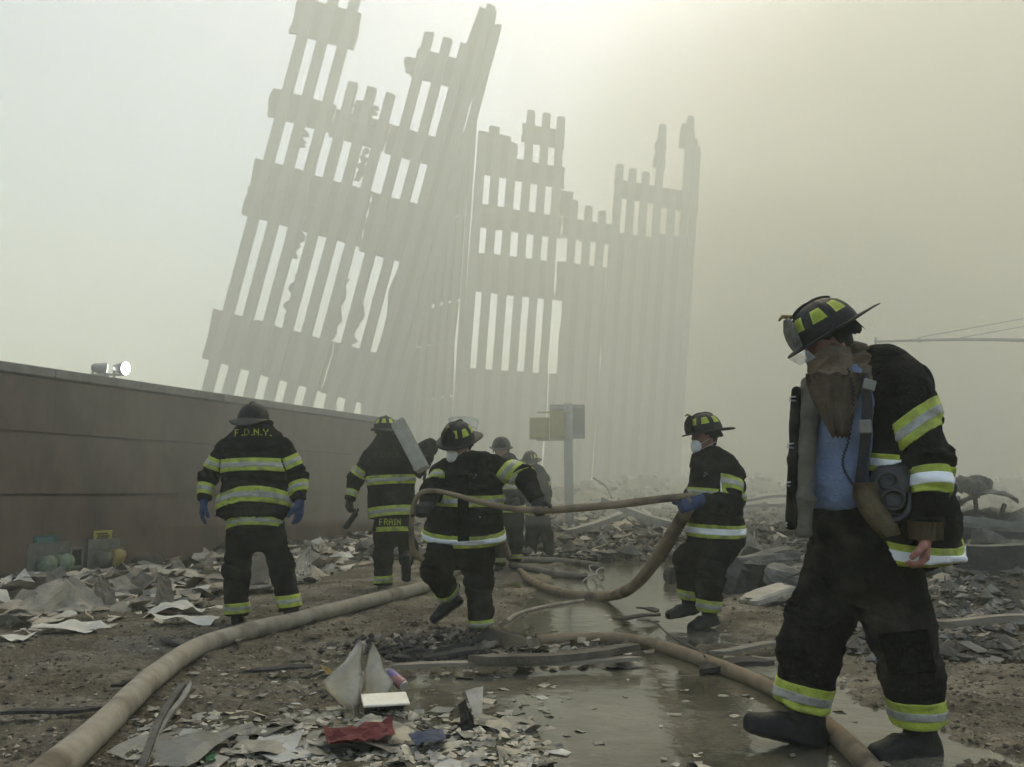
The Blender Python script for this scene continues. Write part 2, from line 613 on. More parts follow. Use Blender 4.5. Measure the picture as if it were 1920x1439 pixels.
def nets(segs, vox, k=0.03, subtract=(), post=None):
    """smooth union of segments, meshed with surface nets -> V, Q"""
    lo = np.min([s.bounds(3 * vox)[0] for s in segs], 0)
    hi = np.max([s.bounds(3 * vox)[1] for s in segs], 0)
    n = np.ceil((hi - lo) / vox).astype(int) + 2
    F = np.full(n, 1.0)
    ax = [lo[i] + vox * np.arange(n[i]) for i in range(3)]

    def sub(s, m):
        l, h = s.bounds(m)
        i0 = np.clip(((l - lo) / vox).astype(int), 0, n)
        i1 = np.clip(((h - lo) / vox).astype(int) + 2, 0, n)
        sl = tuple(slice(a, b) for a, b in zip(i0, i1))
        g = np.meshgrid(*[ax[i][sl[i]] for i in range(3)], indexing='ij')
        return sl, np.stack([x.ravel() for x in g], 1), g[0].shape
    for s in segs:
        sl, P, shp = sub(s, k + 3 * vox)
        F[sl] = smin(F[sl], s.d(P).reshape(shp), k)
    for s in subtract:
        sl, P, shp = sub(s, 3 * vox)
        F[sl] = np.maximum(F[sl], -s.d(P).reshape(shp))
    if post is not None:
        g = np.meshgrid(*ax, indexing='ij')
        F = post(F, g)
    ins = F < 0
    c = [F[i:n[0] - 1 + i, j:n[1] - 1 + j, l:n[2] - 1 + l] for i in (0, 1) for j in (0, 1) for l in (0, 1)]
    b = np.stack([x < 0 for x in c])
    act = b.any(0) & ~b.all(0)
    ijk = np.argwhere(act)
    idx = np.full(act.shape, -1)
    idx[act] = np.arange(len(ijk))
    cv = np.stack([x[act] for x in c], 1)
    off = np.array([(i, j, l) for i in (0, 1) for j in (0, 1) for l in (0, 1)], float)
    acc = np.zeros((len(ijk), 3))
    cnt = np.zeros(len(ijk))
    for i in range(8):
        for j in range(i + 1, 8):
            if np.abs(off[i] - off[j]).sum() == 1:
                f0, f1 = cv[:, i], cv[:, j]
                m = (f0 < 0) != (f1 < 0)
                t = np.where(m, f0 / np.where(m, f0 - f1, 1), 0)
                acc += np.where(m[:, None], off[i] + (off[j] - off[i]) * t[:, None], 0)
                cnt += m
    V = lo + vox * (ijk + acc / cnt[:, None])
    quads = []
    N = act.shape
    for d in range(3):
        e = [slice(0, None)] * 3
        A = ins
        B = np.roll(ins, -1, d)
        ch = A != B
        pos = np.argwhere(ch)
        o1, o2 = (d + 1) % 3, (d + 2) % 3
        ok = (pos[:, d] < N[d]) & (pos[:, o1] > 0) & (pos[:, o2] > 0) & (pos[:, o1] < N[o1]) & (pos[:, o2] < N[o2])
        pos = pos[ok]
        a_ = ins[tuple(pos.T)]
        q = []
        for (x, y) in ((-1, -1), (0, -1), (0, 0), (-1, 0)):
            p = pos.copy()
            p[:, o1] += x
            p[:, o2] += y
            q.append(idx[tuple(p.T)])
        q = np.stack(q, 1)
        q[~a_] = q[~a_][:, ::-1]
        quads.append(q)
    Q = np.concatenate(quads)
    Q = Q[(Q >= 0).all(1)]
    return V, Q


def vnormals(V, Q):
    a, b, c, d = (V[Q[:, i]] for i in range(4))
    fn = np.cross(c - a, d - b)
    N = np.zeros_like(V)
    for i in range(4):
        np.add.at(N, Q[:, i], fn)
    return N / np.maximum(np.linalg.norm(N, axis=1), 1e-9)[:, None]


def relax(V, Q, it=2, f=0.5):
    for _ in range(it):
        S = np.zeros_like(V)
        C = np.zeros(len(V))
        for i in range(4):
            j, l = Q[:, i], Q[:, (i + 1) % 4]
            np.add.at(S, j, V[l])
            np.add.at(S, l, V[j])
            np.add.at(C, j, 1)
            np.add.at(C, l, 1)
        V = V + f * (S / np.maximum(C, 1)[:, None] - V)
    return V


def bones_of(V, segs):
    D = np.stack([s.d(V) for s in segs])
    return np.argmin(D, 0)


def folds(V, Q, segs, amp, seed, joints=(), across=2.6, freq=9.0):
    """cloth folds: ridges running round each limb, stronger near the given joints"""
    b = bones_of(V, segs)
    W = np.array([s.w for s in segs])[b]
    al = (V * W).sum(1)[:, None] * W
    p = (V - al) * freq * 0.55 + al * freq * across * 0.5
    r = fbm(p + seed, 3, seed)
    ridge = np.clip(1 - np.abs(r) * 1.7, -1, 1) ** 3
    r2 = fbm(V * freq * 0.7 + seed * 3.1, 3, seed + 5)
    g = np.full(len(V), 0.55)
    for j, rad in joints:
        g += 0.9 * np.exp(-((V - np.array(j)) ** 2).sum(1) / (rad * rad))
    crease = -np.exp(-(fbm(p * 0.62 + 41.0, 2, seed + 9) / 0.16) ** 2)
    disp = amp * g * (0.7 * ridge + 0.9 * r2 + 1.3 * crease)
    return V + vnormals(V, Q) * disp[:, None]


def band_mesh(V, Q, vb, keep, p0, p1, half, tilt, lift, thick=0.004, lim=None):
    """strip of the garment between two parallel planes: p0-p1 is the strip's middle line, half its half width"""
    e = (Vector(p1) - Vector(p0)).normalized()
    n = Vector((-e.z, tilt, e.x)).normalized()
    if n.z < 0 and abs(e.x) > abs(e.z):
        n = -n
    mid = (Vector(p0) + Vector(p1)) / 2
    nn, mm = np.array(n), np.array(mid)
    dist = (V - mm) @ nn
    near = (np.abs(dist) < half + 0.03) & keep[vb]
    if lim:
        near &= np.hypot(V[:, 0] - mm[0], V[:, 2] - mm[2]) < lim
    fm = near[Q].all(1)
    used = np.unique(Q[fm])
    if len(used) < 4:
        return None
    mp = np.full(len(V), -1)
    mp[used] = np.arange(len(used))
    N = vnormals(V, Q)
    bm = bmesh.new()
    vs = [bm.verts.new(V[i] + N[i] * lift) for i in used]
    for q in mp[Q[fm]]:
        try:
            f = bm.faces.new([vs[i] for i in q])
            f.smooth = True
        except ValueError:
            pass
    for sgn in (1, -1):
        geom = bm.verts[:] + bm.edges[:] + bm.faces[:]
        bmesh.ops.bisect_plane(bm, geom=geom, plane_co=mid + n * half * sgn, plane_no=n * sgn, clear_outer=True)
    if not bm.faces:
        bm.free()
        return None
    # a turned-down edge so that the tape reads as a strip with thickness
    bm.normal_update()
    nrm = {v.index: v.normal.copy() for v in bm.verts}
    be = [e for e in bm.edges if e.is_boundary]
    r = bmesh.ops.extrude_edge_only(bm, edges=be)
    bm.verts.ensure_lookup_table()
    for v in [g for g in r['geom'] if isinstance(g, bmesh.types.BMVert)]:
        l = [e.other_vert(v) for e in v.link_edges if not (e.other_vert(v) in r['geom'])]
        if l:
            v.co = v.co - l[0].normal * (lift + 0.003)
    return bm


cloth = mat('turnout_cloth', (0.0040, 0.0037, 0.0032), (0.012, 0.011, 0.009), 9.0, 0.92, 0.6, 70, c3=(0.048, 0.043, 0.033), s3=4.5, lo3=0.53, hi3=0.82, spec=0.06, bdist=0.012)
cloth2 = mat('turnout_trousers_cloth', (0.0042, 0.0036, 0.0028), (0.012, 0.0105, 0.0082), 8.0, 0.92, 0.6, 60, c3=(0.060, 0.050, 0.036), s3=5.0, lo3=0.52, hi3=0.82, spec=0.06, bdist=0.012)
lime = mat('lime_tape', (0.30, 0.345, 0.035), (0.45, 0.51, 0.055), 14, 0.65, 0.3, 90, c3=(0.13, 0.12, 0.05), s3=11, lo3=0.48, hi3=0.76, spec=0.4)
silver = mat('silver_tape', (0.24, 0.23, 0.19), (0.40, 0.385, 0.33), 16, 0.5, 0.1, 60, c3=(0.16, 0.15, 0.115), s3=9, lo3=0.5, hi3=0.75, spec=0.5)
silver_flash = mat('flash_lit_silver_tape', (0.80, 0.80, 0.77), (0.92, 0.92, 0.90), 12, 0.30, 0.05, 60, spec=0.7)  # same tape with the flash's bright return painted into a near-white base colour
black = mat('helmet_black', (0.008, 0.008, 0.008), (0.016, 0.015, 0.013), 20, 0.62, 0.25, 50, c3=(0.026, 0.023, 0.018), s3=12, lo3=0.55, hi3=0.78, spec=0.2)
limep = mat('lime_patch', (0.44, 0.52, 0.03), (0.55, 0.63, 0.05), 18, 0.45, spec=0.5)
skin = mat('skin', (0.20, 0.085, 0.058), (0.27, 0.125, 0.088), 14, 0.55, 0.1, 90, spec=0.4)
white = mat('mask_white', (0.52, 0.50, 0.46), (0.66, 0.64, 0.60), 12, 0.85, 0.1, 60)
leather = mat('boot_rubber', (0.006, 0.006, 0.006), (0.014, 0.013, 0.011), 14, 0.6, 0.3, 60, c3=(0.03, 0.026, 0.02), s3=9, lo3=0.55, hi3=0.8, spec=0.2)
glove_blue = mat('glove_blue', (0.018, 0.030, 0.075), (0.045, 0.065, 0.13), 20, 0.85, 0.3, 90)
glove_black = mat('glove_black', (0.010, 0.010, 0.010), (0.028, 0.025, 0.021), 20, 0.8, 0.3, 90)
tan = mat('tan_canvas', (0.17, 0.125, 0.065), (0.25, 0.19, 0.105), 16, 0.9, 0.3, 110)
hoodm = mat('tan_hood', (0.125, 0.088, 0.053), (0.19, 0.135, 0.083), 6, 0.95, 0.6, 60, c3=(0.085, 0.06, 0.036), s3=9, lo3=.5, hi3=.72)
shieldm = mat('shield_leather', (0.17, 0.16, 0.13), (0.33, 0.31, 0.26), 30, 0.7, 0.5, 60)
hair_m = mat('hair_dark', (0.012, 0.010, 0.008), (0.03, 0.024, 0.018), 50, 0.8, 0.5, 200)
eyem = mat('eye_white', (0.35, 0.33, 0.30))
glassm = bpy.data.materials.new('visor_plastic')
glassm.use_nodes = True
_b = glassm.node_tree.nodes['Principled BSDF']
_b.inputs['Base Color'].default_value = (0.75, 0.78, 0.78, 1)
_b.inputs['Roughness'].default_value = 0.25
_b.inputs['Alpha'].default_value = 0.38
_b.inputs['Specular IOR Level'].default_value = 0.6


class Fig:
    def __init__(s, Y, label, vox=0.012, loc=None):
        s.Y = Y
        s.vox = vox
        s.root = thing('person', label, 'person', 'firefighters working in the street')
        s.k = mpp(925, Y)

    def p(s, px, py, dy=0.0):
        return at(px, py, s.Y + dy)

    def ring(s, px, py, a, b, dy=0.0):
        return (s.p(px, py, dy), a * mpp(py, s.Y + dy), b)

    def torso(s, rings, bone='torso', e1=0.012, e0=None):
        return chain([s.ring(*r) for r in rings], bone, (1, 0, 0), e0, e1)

    def limb(s, pts, bone, e1=None):
        """pts: (px, py, dy, r_px)"""
        q = []
        for px, py, dy, r in pts:
            rr = r * mpp(py, s.Y + dy)
            q.append((s.p(px, py, dy), rr, rr))
        S = chain(q, bone, e1=e1)
        if len(S) > 1:
            S[-1].bone = bone + '_end'
        return S

    def garment(s, name, segs, mt, amp=0.008, seed=1, joints=(), k=0.045, vox=None, parent=None, subtract=(), across=2.6, freq=9.0, post=None):
        V, Q = nets(segs, vox or s.vox, k, subtract, post)
        V = relax(V, Q, 1, 0.4)
        if amp > 0:
            V = folds(V, Q, segs, amp, seed, joints, across, freq)
        o = obj(name, fast_mesh(name, V, Q), mt, parent or s.root)
        names = [g.bone for g in segs]
        return {'o': o, 'V': V, 'Q': Q, 'segs': segs, 'bones': names, 'vb': bones_of(V, segs)}

    def band(s, G, bone, x0, y0, x1, y1, half, tilt=None, dy=0.0, sil=0.36, smat=None, lime_m=None, lift=0.005):
        p0, p1 = s.p(x0, y0, dy), s.p(x1, y1, dy)
        fam = bone if isinstance(bone, tuple) else (bone,)
        cand = [g for g in G['segs'] if g.bone in fam or g.bone[:-4] in fam]
        best = min(cand, key=lambda g: g.d(np.array([(p0 + p1) / 2]))[0] if fam[0] != 'torso' else 0)
        kb = set(fam) if isinstance(bone, tuple) or bone in ('torso', 'tail') else {best.bone}
        keep = np.array([b in kb for b in G['bones']])
        if tilt is None:
            wv = best.w
            e = (p1 - p0).normalized()
            n0 = Vector((-e.z, 0, e.x))
            dd = n0.x * wv[0] + n0.z * wv[2]
            tilt = float(np.clip(wv[1] / dd if abs(dd) > 0.2 else 0, -1.2, 1.2))
        h = half * mpp(y0, s.Y + dy)
        lim = None if fam[0] in ('torso', 'tail') else 0.80 * (p1 - p0).length + 0.03 + half * mpp(y0, s.Y)
        bm = band_mesh(G['V'], G['Q'], G['vb'], keep, p0, p1, h, tilt, lift, lim=lim)
        if bm is None:
            return
        t = obj('reflective_band', bm, lime_m or lime, G['o'])
        if sil:
            bm = band_mesh(G['V'], G['Q'], G['vb'], keep, p0, p1, h * sil, tilt, lift + 0.0035, lim=lim)
            if bm is not None:
                obj('silver_strip', bm, smat or silver, G['o'])


def frame(fwd, up):
    f = Vector(fwd).normalized()
    u = Vector(up)
    u = (u - f * u.dot(f)).normalized()
    r = f.cross(u)                                  # right-hand side of the wearer
    return f, r, u


DOME_A, DOME_B, DOME_H = 0.152, 0.126, 0.150         # half length, half width, height of the helmet dome


def dome_pt(az, el, k=1.0):
    """az 0 = front, el 0 rim .. 1 crown; ribs rise between the eight leather panels"""
    e = el * math.pi / 2
    rib = 0.005 * max(0.0, math.cos(4 * az)) ** 10 * math.cos(e) ** 0.3 * (1 if el < 0.97 else 0)
    c = math.cos(e) ** 0.82
    return Vector(((DOME_A * k + rib) * c * math.cos(az), (DOME_B * k + rib) * c * math.sin(az), (DOME_H * k + rib) * math.sin(e)))


def helmet(fig, c, fwd, up, sc=1.0, patches=True, shield=True, visor=None, shield_mat=None, detail=True, brim_down=0.25, mt=None):
    """old-style leather fire helmet: ribbed dome, brim long at the back, front piece, reflective panels"""
    f, r, u = frame(fwd, up)
    c = Vector(c)

    def T(v):
        return c + (f * v.x + r * v.y + u * v.z) * sc
    bm = bmesh.new()
    NA, NE = 48, 12
    g = [[bm.verts.new(T(dome_pt(2 * math.pi * i / NA, j / NE))) for i in range(NA)] for j in range(NE)]
    top = bm.verts.new(T(dome_pt(0, 1)))
    for j in range(NE - 1):
        for i in range(NA):
            bm.faces.new((g[j][i], g[j][(i + 1) % NA], g[j + 1][(i + 1) % NA], g[j + 1][i])).smooth = True
    for i in range(NA):
        bm.faces.new((g[-1][i], g[-1][(i + 1) % NA], top)).smooth = True
    # brim: short in front, long and drooping behind, slightly turned up at the sides
    prof = [(0.0, 0.004), (0.35, 0.006), (0.8, 0.004), (1.0, 0.0), (1.0, -0.005), (0.7, -0.004), (0.0, -0.006)]
    R = []
    for q, dz in prof:
        row = []
        for i in range(NA):
            az = 2 * math.pi * i / NA
            back = max(0.0, -math.cos(az))
            front = max(0.0, math.cos(az))
            wdt = 0.034 + 0.078 * back ** 1.6 + 0.016 * front ** 2
            base = dome_pt(az, 0.0)
            d = Vector((math.cos(az), math.sin(az), 0))
            droop = -(brim_down * back ** 2 + 0.12 * front ** 2) * wdt * q + 0.10 * wdt * q * abs(math.sin(az)) ** 2
            row.append(bm.verts.new(T(base * 0.985 + d * wdt * q + Vector((0, 0, dz + droop)))))
        R.append(row)
    for a, b in zip(R, R[1:]):
        for i in range(NA):
            bm.faces.new((a[i], b[i], b[(i + 1) % NA], a[(i + 1) % NA])).smooth = True
    # comb along the crown
    ridge = []
    for j in range(9):
        el = 0.62 + 0.38 * j / 8
        ridge.append(T(dome_pt(0, el, 1.02)))
    for j in range(7, -1, -1):
        ridge.append(T(dome_pt(math.pi, 0.62 + 0.38 * j / 8, 1.02)))
    bm_tube(bm, ridge, 0.0065 * sc, 6)
    H = obj('helmet', bm, mt or black, fig.root)
    if patches:
        for i in range(8):
            az0 = math.pi / 8 + i * math.pi / 4
            if shield and min(abs(az0), abs(2 * math.pi - az0)) < 0.2:
                continue
            b2 = bmesh.new()
            n = 4
            G = [[None] * (n + 1) for _ in range(n + 1)]
            for jj in range(n + 1):
                el = 0.27 + 0.28 * jj / n
                hw = 0.245 - 0.055 * jj / n
                for ii in range(n + 1):
                    G[jj][ii] = b2.verts.new(T(dome_pt(az0 + hw * (2 * ii / n - 1), el, 1.014)))
            for jj in range(n):
                for ii in range(n):
                    b2.faces.new((G[jj][ii], G[jj][ii + 1], G[jj + 1][ii + 1], G[jj + 1][ii])).smooth = True
            bmesh.ops.solidify(b2, geom=b2.faces[:], thickness=0.003)
            obj('reflective_patch', b2, limep, H)
    if shield:
        # leather front piece standing against the front of the dome
        b2 = bmesh.new()
        rows = []
        for jj in range(8):
            t = jj / 7
            z = 0.006 + 0.135 * t
            hw = 0.052 + 0.012 * math.sin(t * math.pi) - 0.030 * max(0, t - 0.72) / 0.28
            bow = 0.158 - 0.030 * t * t + 0.012
            rows.append([b2.verts.new(T(Vector((bow - 0.018 * (2 * ii / 4 - 1) ** 2, hw * (2 * ii / 4 - 1), z)))) for ii in range(5)])
        for a, b in zip(rows, rows[1:]):
            for ii in range(4):
                b2.faces.new((a[ii], a[ii + 1], b[ii + 1], b[ii])).smooth = True
        bmesh.ops.solidify(b2, geom=b2.faces[:], thickness=0.006)
        sh = obj('front_shield', b2, shield_mat or leather, H)
        b2 = bmesh.new()
        # holder and eagle tip over the shield
        bm_tube(b2, [T(Vector((0.10, 0, 0.135))), T(Vector((0.135, 0, 0.158))), T(Vector((0.158, 0, 0.150)))], [0.010 * sc, 0.009 * sc, 0.005 * sc], 8)
        obj('shield_holder', b2, MATS['brass_dull'], H)
    if visor:
        b2 = bmesh.new()
        az0, az1, z0, z1, rr = visor
        n = 10
        G = []
        for jj in range(3):
            row = []
            for ii in range(n + 1):
                a = az0 + (az1 - az0) * ii / n
                rad = rr + 0.012 * jj
                row.append(b2.verts.new(T(Vector((rad * 1.12 * math.cos(a), rad * math.sin(a), z0 + (z1 - z0) * jj / 2)))))
            G.append(row)
        for a, b in zip(G, G[1:]):
            for ii in range(n):
                b2.faces.new((a[ii], a[ii + 1], b[ii + 1], b[ii])).smooth = True
        bmesh.ops.solidify(b2, geom=b2.faces[:], thickness=0.003)
        obj('face_visor', b2, glassm, H)
    # ear flaps / liner under the brim
    if detail:
        b2 = bmesh.new()
        n = 20
        ra, rb = [], []
        for i in range(n + 1):
            a = math.radians(70) + math.radians(220) * i / n
            p = Vector((DOME_A * 0.86 * math.cos(a), DOME_B * 0.9 * math.sin(a), -0.004))
            ra.append(b2.verts.new(T(p)))
            rb.append(b2.verts.new(T(Vector((p.x * 1.02 - 0.012, p.y * 1.02, -0.055 - 0.012 * math.sin(i * 1.7))))))
        for i in range(n):
            b2.faces.new((ra[i], ra[i + 1], rb[i + 1], rb[i])).smooth = True
        bmesh.ops.solidify(b2, geom=b2.faces[:], thickness=0.008)
        obj('ear_flap', b2, glove_black, H)
    return H, T


mat('brass_dull', (0.16, 0.11, 0.035), (0.25, 0.18, 0.07), 20, 0.5, metal=0.6)


def head_segs(c, fwd, up, sc=1.0):
    """skull, jaw, nose, ears, brow; c is the middle of the head"""
    f, r, u = frame(fwd, up)
    c = Vector(c)

    def T(x, y, z):
        return c + (f * x + r * y + u * z) * sc
    U = tuple(r)
    S = []
    S.append(Seg(T(-0.020, 0, 0.020), T(0.020, 0, 0.030), 0.076 * sc, 0.074 * sc, 0.095 * sc, 0.09 * sc, U, 'head'))
    S.append(Seg(T(0.035, 0, 0.020), T(0.048, 0, -0.085), 0.064 * sc, 0.036 * sc, 0.056 * sc, 0.038 * sc, U, 'head'))
    S.append(Seg(T(0.092, 0, 0.000), T(0.112, 0, -0.036), 0.009 * sc, 0.015 * sc, bone='head'))
    S.append(Seg(T(0.083, -0.035, 0.018), T(0.083, 0.035, 0.018), 0.013 * sc, 0.013 * sc, bone='head'))
    S.append(Seg(T(0.082, -0.018, -0.066), T(0.082, 0.018, -0.066), 0.010 * sc, 0.010 * sc, bone='head'))
    for s in (-1, 1):
        S.append(Seg(T(-0.005, s * 0.077, 0.012), T(-0.002, s * 0.075, -0.030), 0.016 * sc, 0.011 * sc, bone='head'))
    return S, T


def hand_segs(wrist, d, n, side, curl=0.35, sc=1.0, fat=1.0, spread=0.06):
    """palm, four fingers of unequal length with three bends and a thumb; d finger direction, n towards the palm side, side +-1 = thumb"""
    d = Vector(d).normalized()
    n = Vector(n)
    n = (n - d * n.dot(d)).normalized()
    t = d.cross(n) * side                               # thumb side
    w = Vector(wrist)
    S = []
    pl = 0.085 * sc
    S.append(Seg(w - d * 0.05 * sc, w + d * 0.02 * sc, 0.033 * fat * sc, 0.034 * fat * sc, 0.026 * fat * sc, 0.021 * fat * sc, tuple(t), 'wrist'))
    S.append(Seg(w + d * 0.015 * sc, w + d * pl, 0.036 * fat * sc, 0.043 * fat * sc, 0.019 * fat * sc, 0.016 * fat * sc, tuple(t), 'palm'))
    for i, (o, L) in enumerate(((0.030, 0.072), (0.010, 0.080), (-0.010, 0.074), (-0.029, 0.058))):
        b = w + d * (pl + 0.004 * sc) + t * o * sc
        ang = 0.0
        dirv = (d + t * spread * (1.5 - i)).normalized()
        for k, fr in enumerate((0.42, 0.32, 0.26)):
            ang = curl * (0.8 + 0.9 * k)
            v = dirv * math.cos(ang) + n * math.sin(ang)
            e = b + v * L * fr * sc
            r0 = (0.0105 - 0.0012 * k) * fat * sc
            S.append(Seg(b, e, r0, r0 * 0.93, bone='finger%d' % i))
            b = e
    b = w + d * 0.030 * sc + t * 0.032 * sc
    v = (d * 0.6 + t * 0.65 + n * 0.35).normalized()
    for k, L in enumerate((0.040, 0.034, 0.026)):
        e = b + v * L * sc
        r0 = (0.0145 - 0.0018 * k) * fat * sc
        S.append(Seg(b, e, r0, r0 * 0.93, bone='thumb'))
        b = e
        v = (v + n * 0.45 * curl + d * 0.3 - t * 0.25).normalized()
    return S


def glove(fig, wrist, d, n, side, mt, curl=0.35, sc=1.0, fat=1.25, name='glove', vox=0.0065):
    S = hand_segs(wrist, d, n, side, curl, sc, fat)
    V, Q = nets(S, vox, 0.010)
    V = V + vnormals(V, Q) * (0.0022 * fbm(V * 40, 2, 5))[:, None]
    return obj(name, fast_mesh(name, V, Q), mt, fig.root)


def boot(fig, ankle, toe_dir, up=(0, 0, 1), sc=1.0, shaft=0.14, vox=0.009):
    """ankle: joint; toe_dir: where the toe points; up: along the shin"""
    a = Vector(ankle)
    u = Vector(up).normalized()
    d = Vector(toe_dir).normalized()
    s = d.cross(u).normalized()
    un = s.cross(d).normalized()
    S = [Seg(a + u * shaft * sc, a, 0.060 * sc, 0.052 * sc, 0.062 * sc, 0.058 * sc, tuple(s), 'shaft', e0=0.01),
         Seg(a - un * 0.045 * sc - d * 0.035 * sc, a - un * 0.038 * sc + d * 0.09 * sc, 0.043 * sc, 0.047 * sc, 0.042 * sc, 0.042 * sc, tuple(s), 'foot'),
         Seg(a - un * 0.040 * sc + d * 0.09 * sc, a - un * 0.048 * sc + d * 0.185 * sc, 0.048 * sc, 0.040 * sc, 0.042 * sc, 0.030 * sc, tuple(s), 'foot'),
         Seg(a - un * 0.070 * sc - d * 0.055 * sc, a - un * 0.070 * sc + d * 0.19 * sc, 0.044 * sc, 0.044 * sc, 0.016 * sc, 0.014 * sc, tuple(s), 'sole')]
    V, Q = nets(S, vox, 0.02)
    V = V + vnormals(V, Q) * (0.003 * fbm(V * 22, 3, 8))[:, None]
    return obj('boot', fast_mesh('boot', V, Q), leather, fig.root)


FONT = {'F': '11110 10000 10000 11100 10000 10000 10000', 'D': '11100 10010 10001 10001 10001 10010 11100', 'N': '10001 11001 11101 10111 10011 10001 10001',
        'Y': '10001 10001 01010 00100 00100 00100 00100', 'R': '11110 10001 10001 11110 10100 10010 10001', 'A': '01110 10001 10001 11111 10001 10001 10001',
        'I': '11100 01000 01000 01000 01000 01000 11100', '.': '00000 00000 00000 00000 00000 00000 11000', ' ': '00000 ' * 7}


def lettering(fig, G, text, x0, x1, ytop, ybot, mt, arc=0.0, adv=6.0, gap=None):
    """block letters laid on the garment as seen from the camera side"""
    bvh = BVHTree.FromPolygons([tuple(v) for v in G['V']], [tuple(q) for q in G['Q']])
    org = Vector((0, 0, CAM_H))
    n = len(text)
    tot = 0
    pos = []
    for ch in text:
        wch = 2.6 if ch == '.' else (4.0 if ch == 'I' else 6.2)
        pos.append(tot)
        tot += wch
    for ch, q in zip(text, pos):
        bm = bmesh.new()
        grid = {}

        def vert(i, j):
            if (i, j) not in grid:
                xx = x0 + (x1 - x0) * (q + i) / tot
                yy = ytop + (ybot - ytop) * j / 7.0 + arc * ((xx - (x0 + x1) / 2) / (x1 - x0)) ** 2
                dr = (fig.p(xx, yy) - org).normalized()
                hit = bvh.ray_cast(org, dr)
                grid[(i, j)] = bm.verts.new(hit[0] - dr * 0.006) if hit[0] is not None else None
            return grid[(i, j)]
        for j, row in enumerate(FONT[ch].split()):
            for i, bit in enumerate(row):
                if bit == '1':
                    c = [vert(i, j), vert(i, j + 1), vert(i + 1, j + 1), vert(i + 1, j)]
                    if all(c):
                        bm.faces.new(c)
        if not bm.faces:
            bm.free()
            continue
        obj('letter', bm, mt, G['o'])


def body(fig, hc, fwd, up, joints, sc=1.0, hair=True):
    """one continuous body inside the clothes; joints: list of limb chains of (Vector, radius)"""
    S, T = head_segs(hc, fwd, up, sc)
    for ch in joints:
        ch = ch[:-1] + [(ch[-1][0].lerp(ch[-2][0], .22), ch[-1][1] * .85)] if len(ch) > 3 else ch
        S += chain([(p, r, r) for p, r in ch], 'limb')
    V, Q = nets(S, 0.0095 if fig.vox < 0.014 else 0.013, 0.022)
    B = obj('body', fast_mesh('body', V, Q), skin, fig.root)
    if fig.vox < 0.014:
        for s in (-1, 1):
            b2 = bmesh.new()
            bmesh.ops.create_uvsphere(b2, u_segments=12, v_segments=8, radius=0.0115 * sc, matrix=Matrix.Translation(T(0.083, s * 0.031, 0.0)))
            obj('eye', b2, eyem, B)
    if hair:
        f, r, u = frame(fwd, up)
        hs = [Seg(T(-0.028, 0, 0.030), T(0.010, 0, 0.045), 0.080 * sc, 0.078 * sc, 0.092 * sc, 0.085 * sc, tuple(r), 'h'),
              Seg(T(-0.062, 0, 0.01), T(-0.060, 0, -0.045), 0.060 * sc, 0.050 * sc, 0.040 * sc, 0.030 * sc, tuple(r), 'h')]
        V, Q = nets(hs, 0.009, 0.03)
        obj('hair', fast_mesh('hair', V, Q), hair_m, B)
    return B


def dust_mask(fig, hc, fwd, up, sc=1.0):
    f, r, u = frame(fwd, up)
    c = Vector(hc)
    S = [Seg(c + (f * 0.080 - u * 0.030) * sc, c + (f * 0.088 - u * 0.060) * sc, 0.046 * sc, 0.044 * sc, 0.044 * sc, 0.040 * sc, tuple(r), 'm'),
         Seg(c + (f * 0.112 - u * 0.040) * sc, c + (f * 0.108 - u * 0.058) * sc, 0.020 * sc, 0.022 * sc, bone='m')]
    V, Q = nets(S, 0.006, 0.03)
    m_ = obj('dust_mask', fast_mesh('dust_mask', V, Q), white, fig.root)
    b2 = bmesh.new()
    for z in (-0.01, -0.055):
        for s in (-1, 1):
            bm_tube(b2, [c + (f * 0.075 + r * s * 0.050 + u * (z - 0.02)) * sc, c + (f * 0.03 + r * s * 0.080 + u * z) * sc, c + (-f * 0.05 + r * s * 0.078 + u * (z + 0.02)) * sc], 0.002 * sc, 5)
    obj('mask_strap', b2, white, m_)
    return m_

# ------------------------------------------------------------------ the firefighters
def V3(*a):
    return Vector(a)


# --- back view beside the wall
f = Fig(7.2, 'firefighter seen from behind, arms hanging, blue gloves, standing over the long hose', 0.0115)
jk = f.torso([(476, 809, 32, .11), (476, 824, 50, .125), (477, 840, 62, .15), (478, 880, 58, .17), (478, 915, 59, .18), (476, 945, 67, .19), (476, 967, 75, .20)])
tail = f.torso([(478, 955, 50, .19), (478, 994, 51, .19)], 'tail')
la = f.limb([(421, 846, 0, 19.5), (391, 893, .02, 16.5), (383, 938, -.05, 13)], 'arm_l', 0.012)
ra = f.limb([(533, 846, 0, 19.5), (557, 893, .02, 16.5), (562, 938, -.05, 13)], 'arm_r', 0.012)
col = f.torso([(476, 800, 30, .11), (476, 815, 38, .12)], 'collar', 0.015, 0.015)
G = f.garment('jacket', jk + tail + la + ra + col, cloth, 0.011, 3, [(f.p(392, 893, .02), .12), (f.p(556, 893, .02), .12), (f.p(476, 930), .22)])
f.band(G, 'torso', 424, 877, 537, 875, 12, 0.10)
f.band(G, 'torso', 402, 951, 551, 944, 13, 0.45)
f.band(G, 'tail', 428, 988, 527, 983, 8.5, 0.25, sil=0.3)
f.band(G, 'arm_l', 386, 862, 424, 876, 11)
f.band(G, 'arm_l', 370, 919, 407, 924, 10)
f.band(G, 'arm_r', 535, 872, 568, 856, 11)
f.band(G, 'arm_r', 550, 922, 576, 912, 10)
lettering(f, G, 'F.D.N.Y.', 440, 511, 804, 816.5, lime, 7)
pel = f.torso([(478, 955, 48, .15), (478, 1000, 50, .16)], 'pelvis', None)
ll = f.limb([(452, 990, 0, 25), (444, 1068, 0, 24.5), (444, 1152, 0, 23.5)], 'leg_l', 0.012)
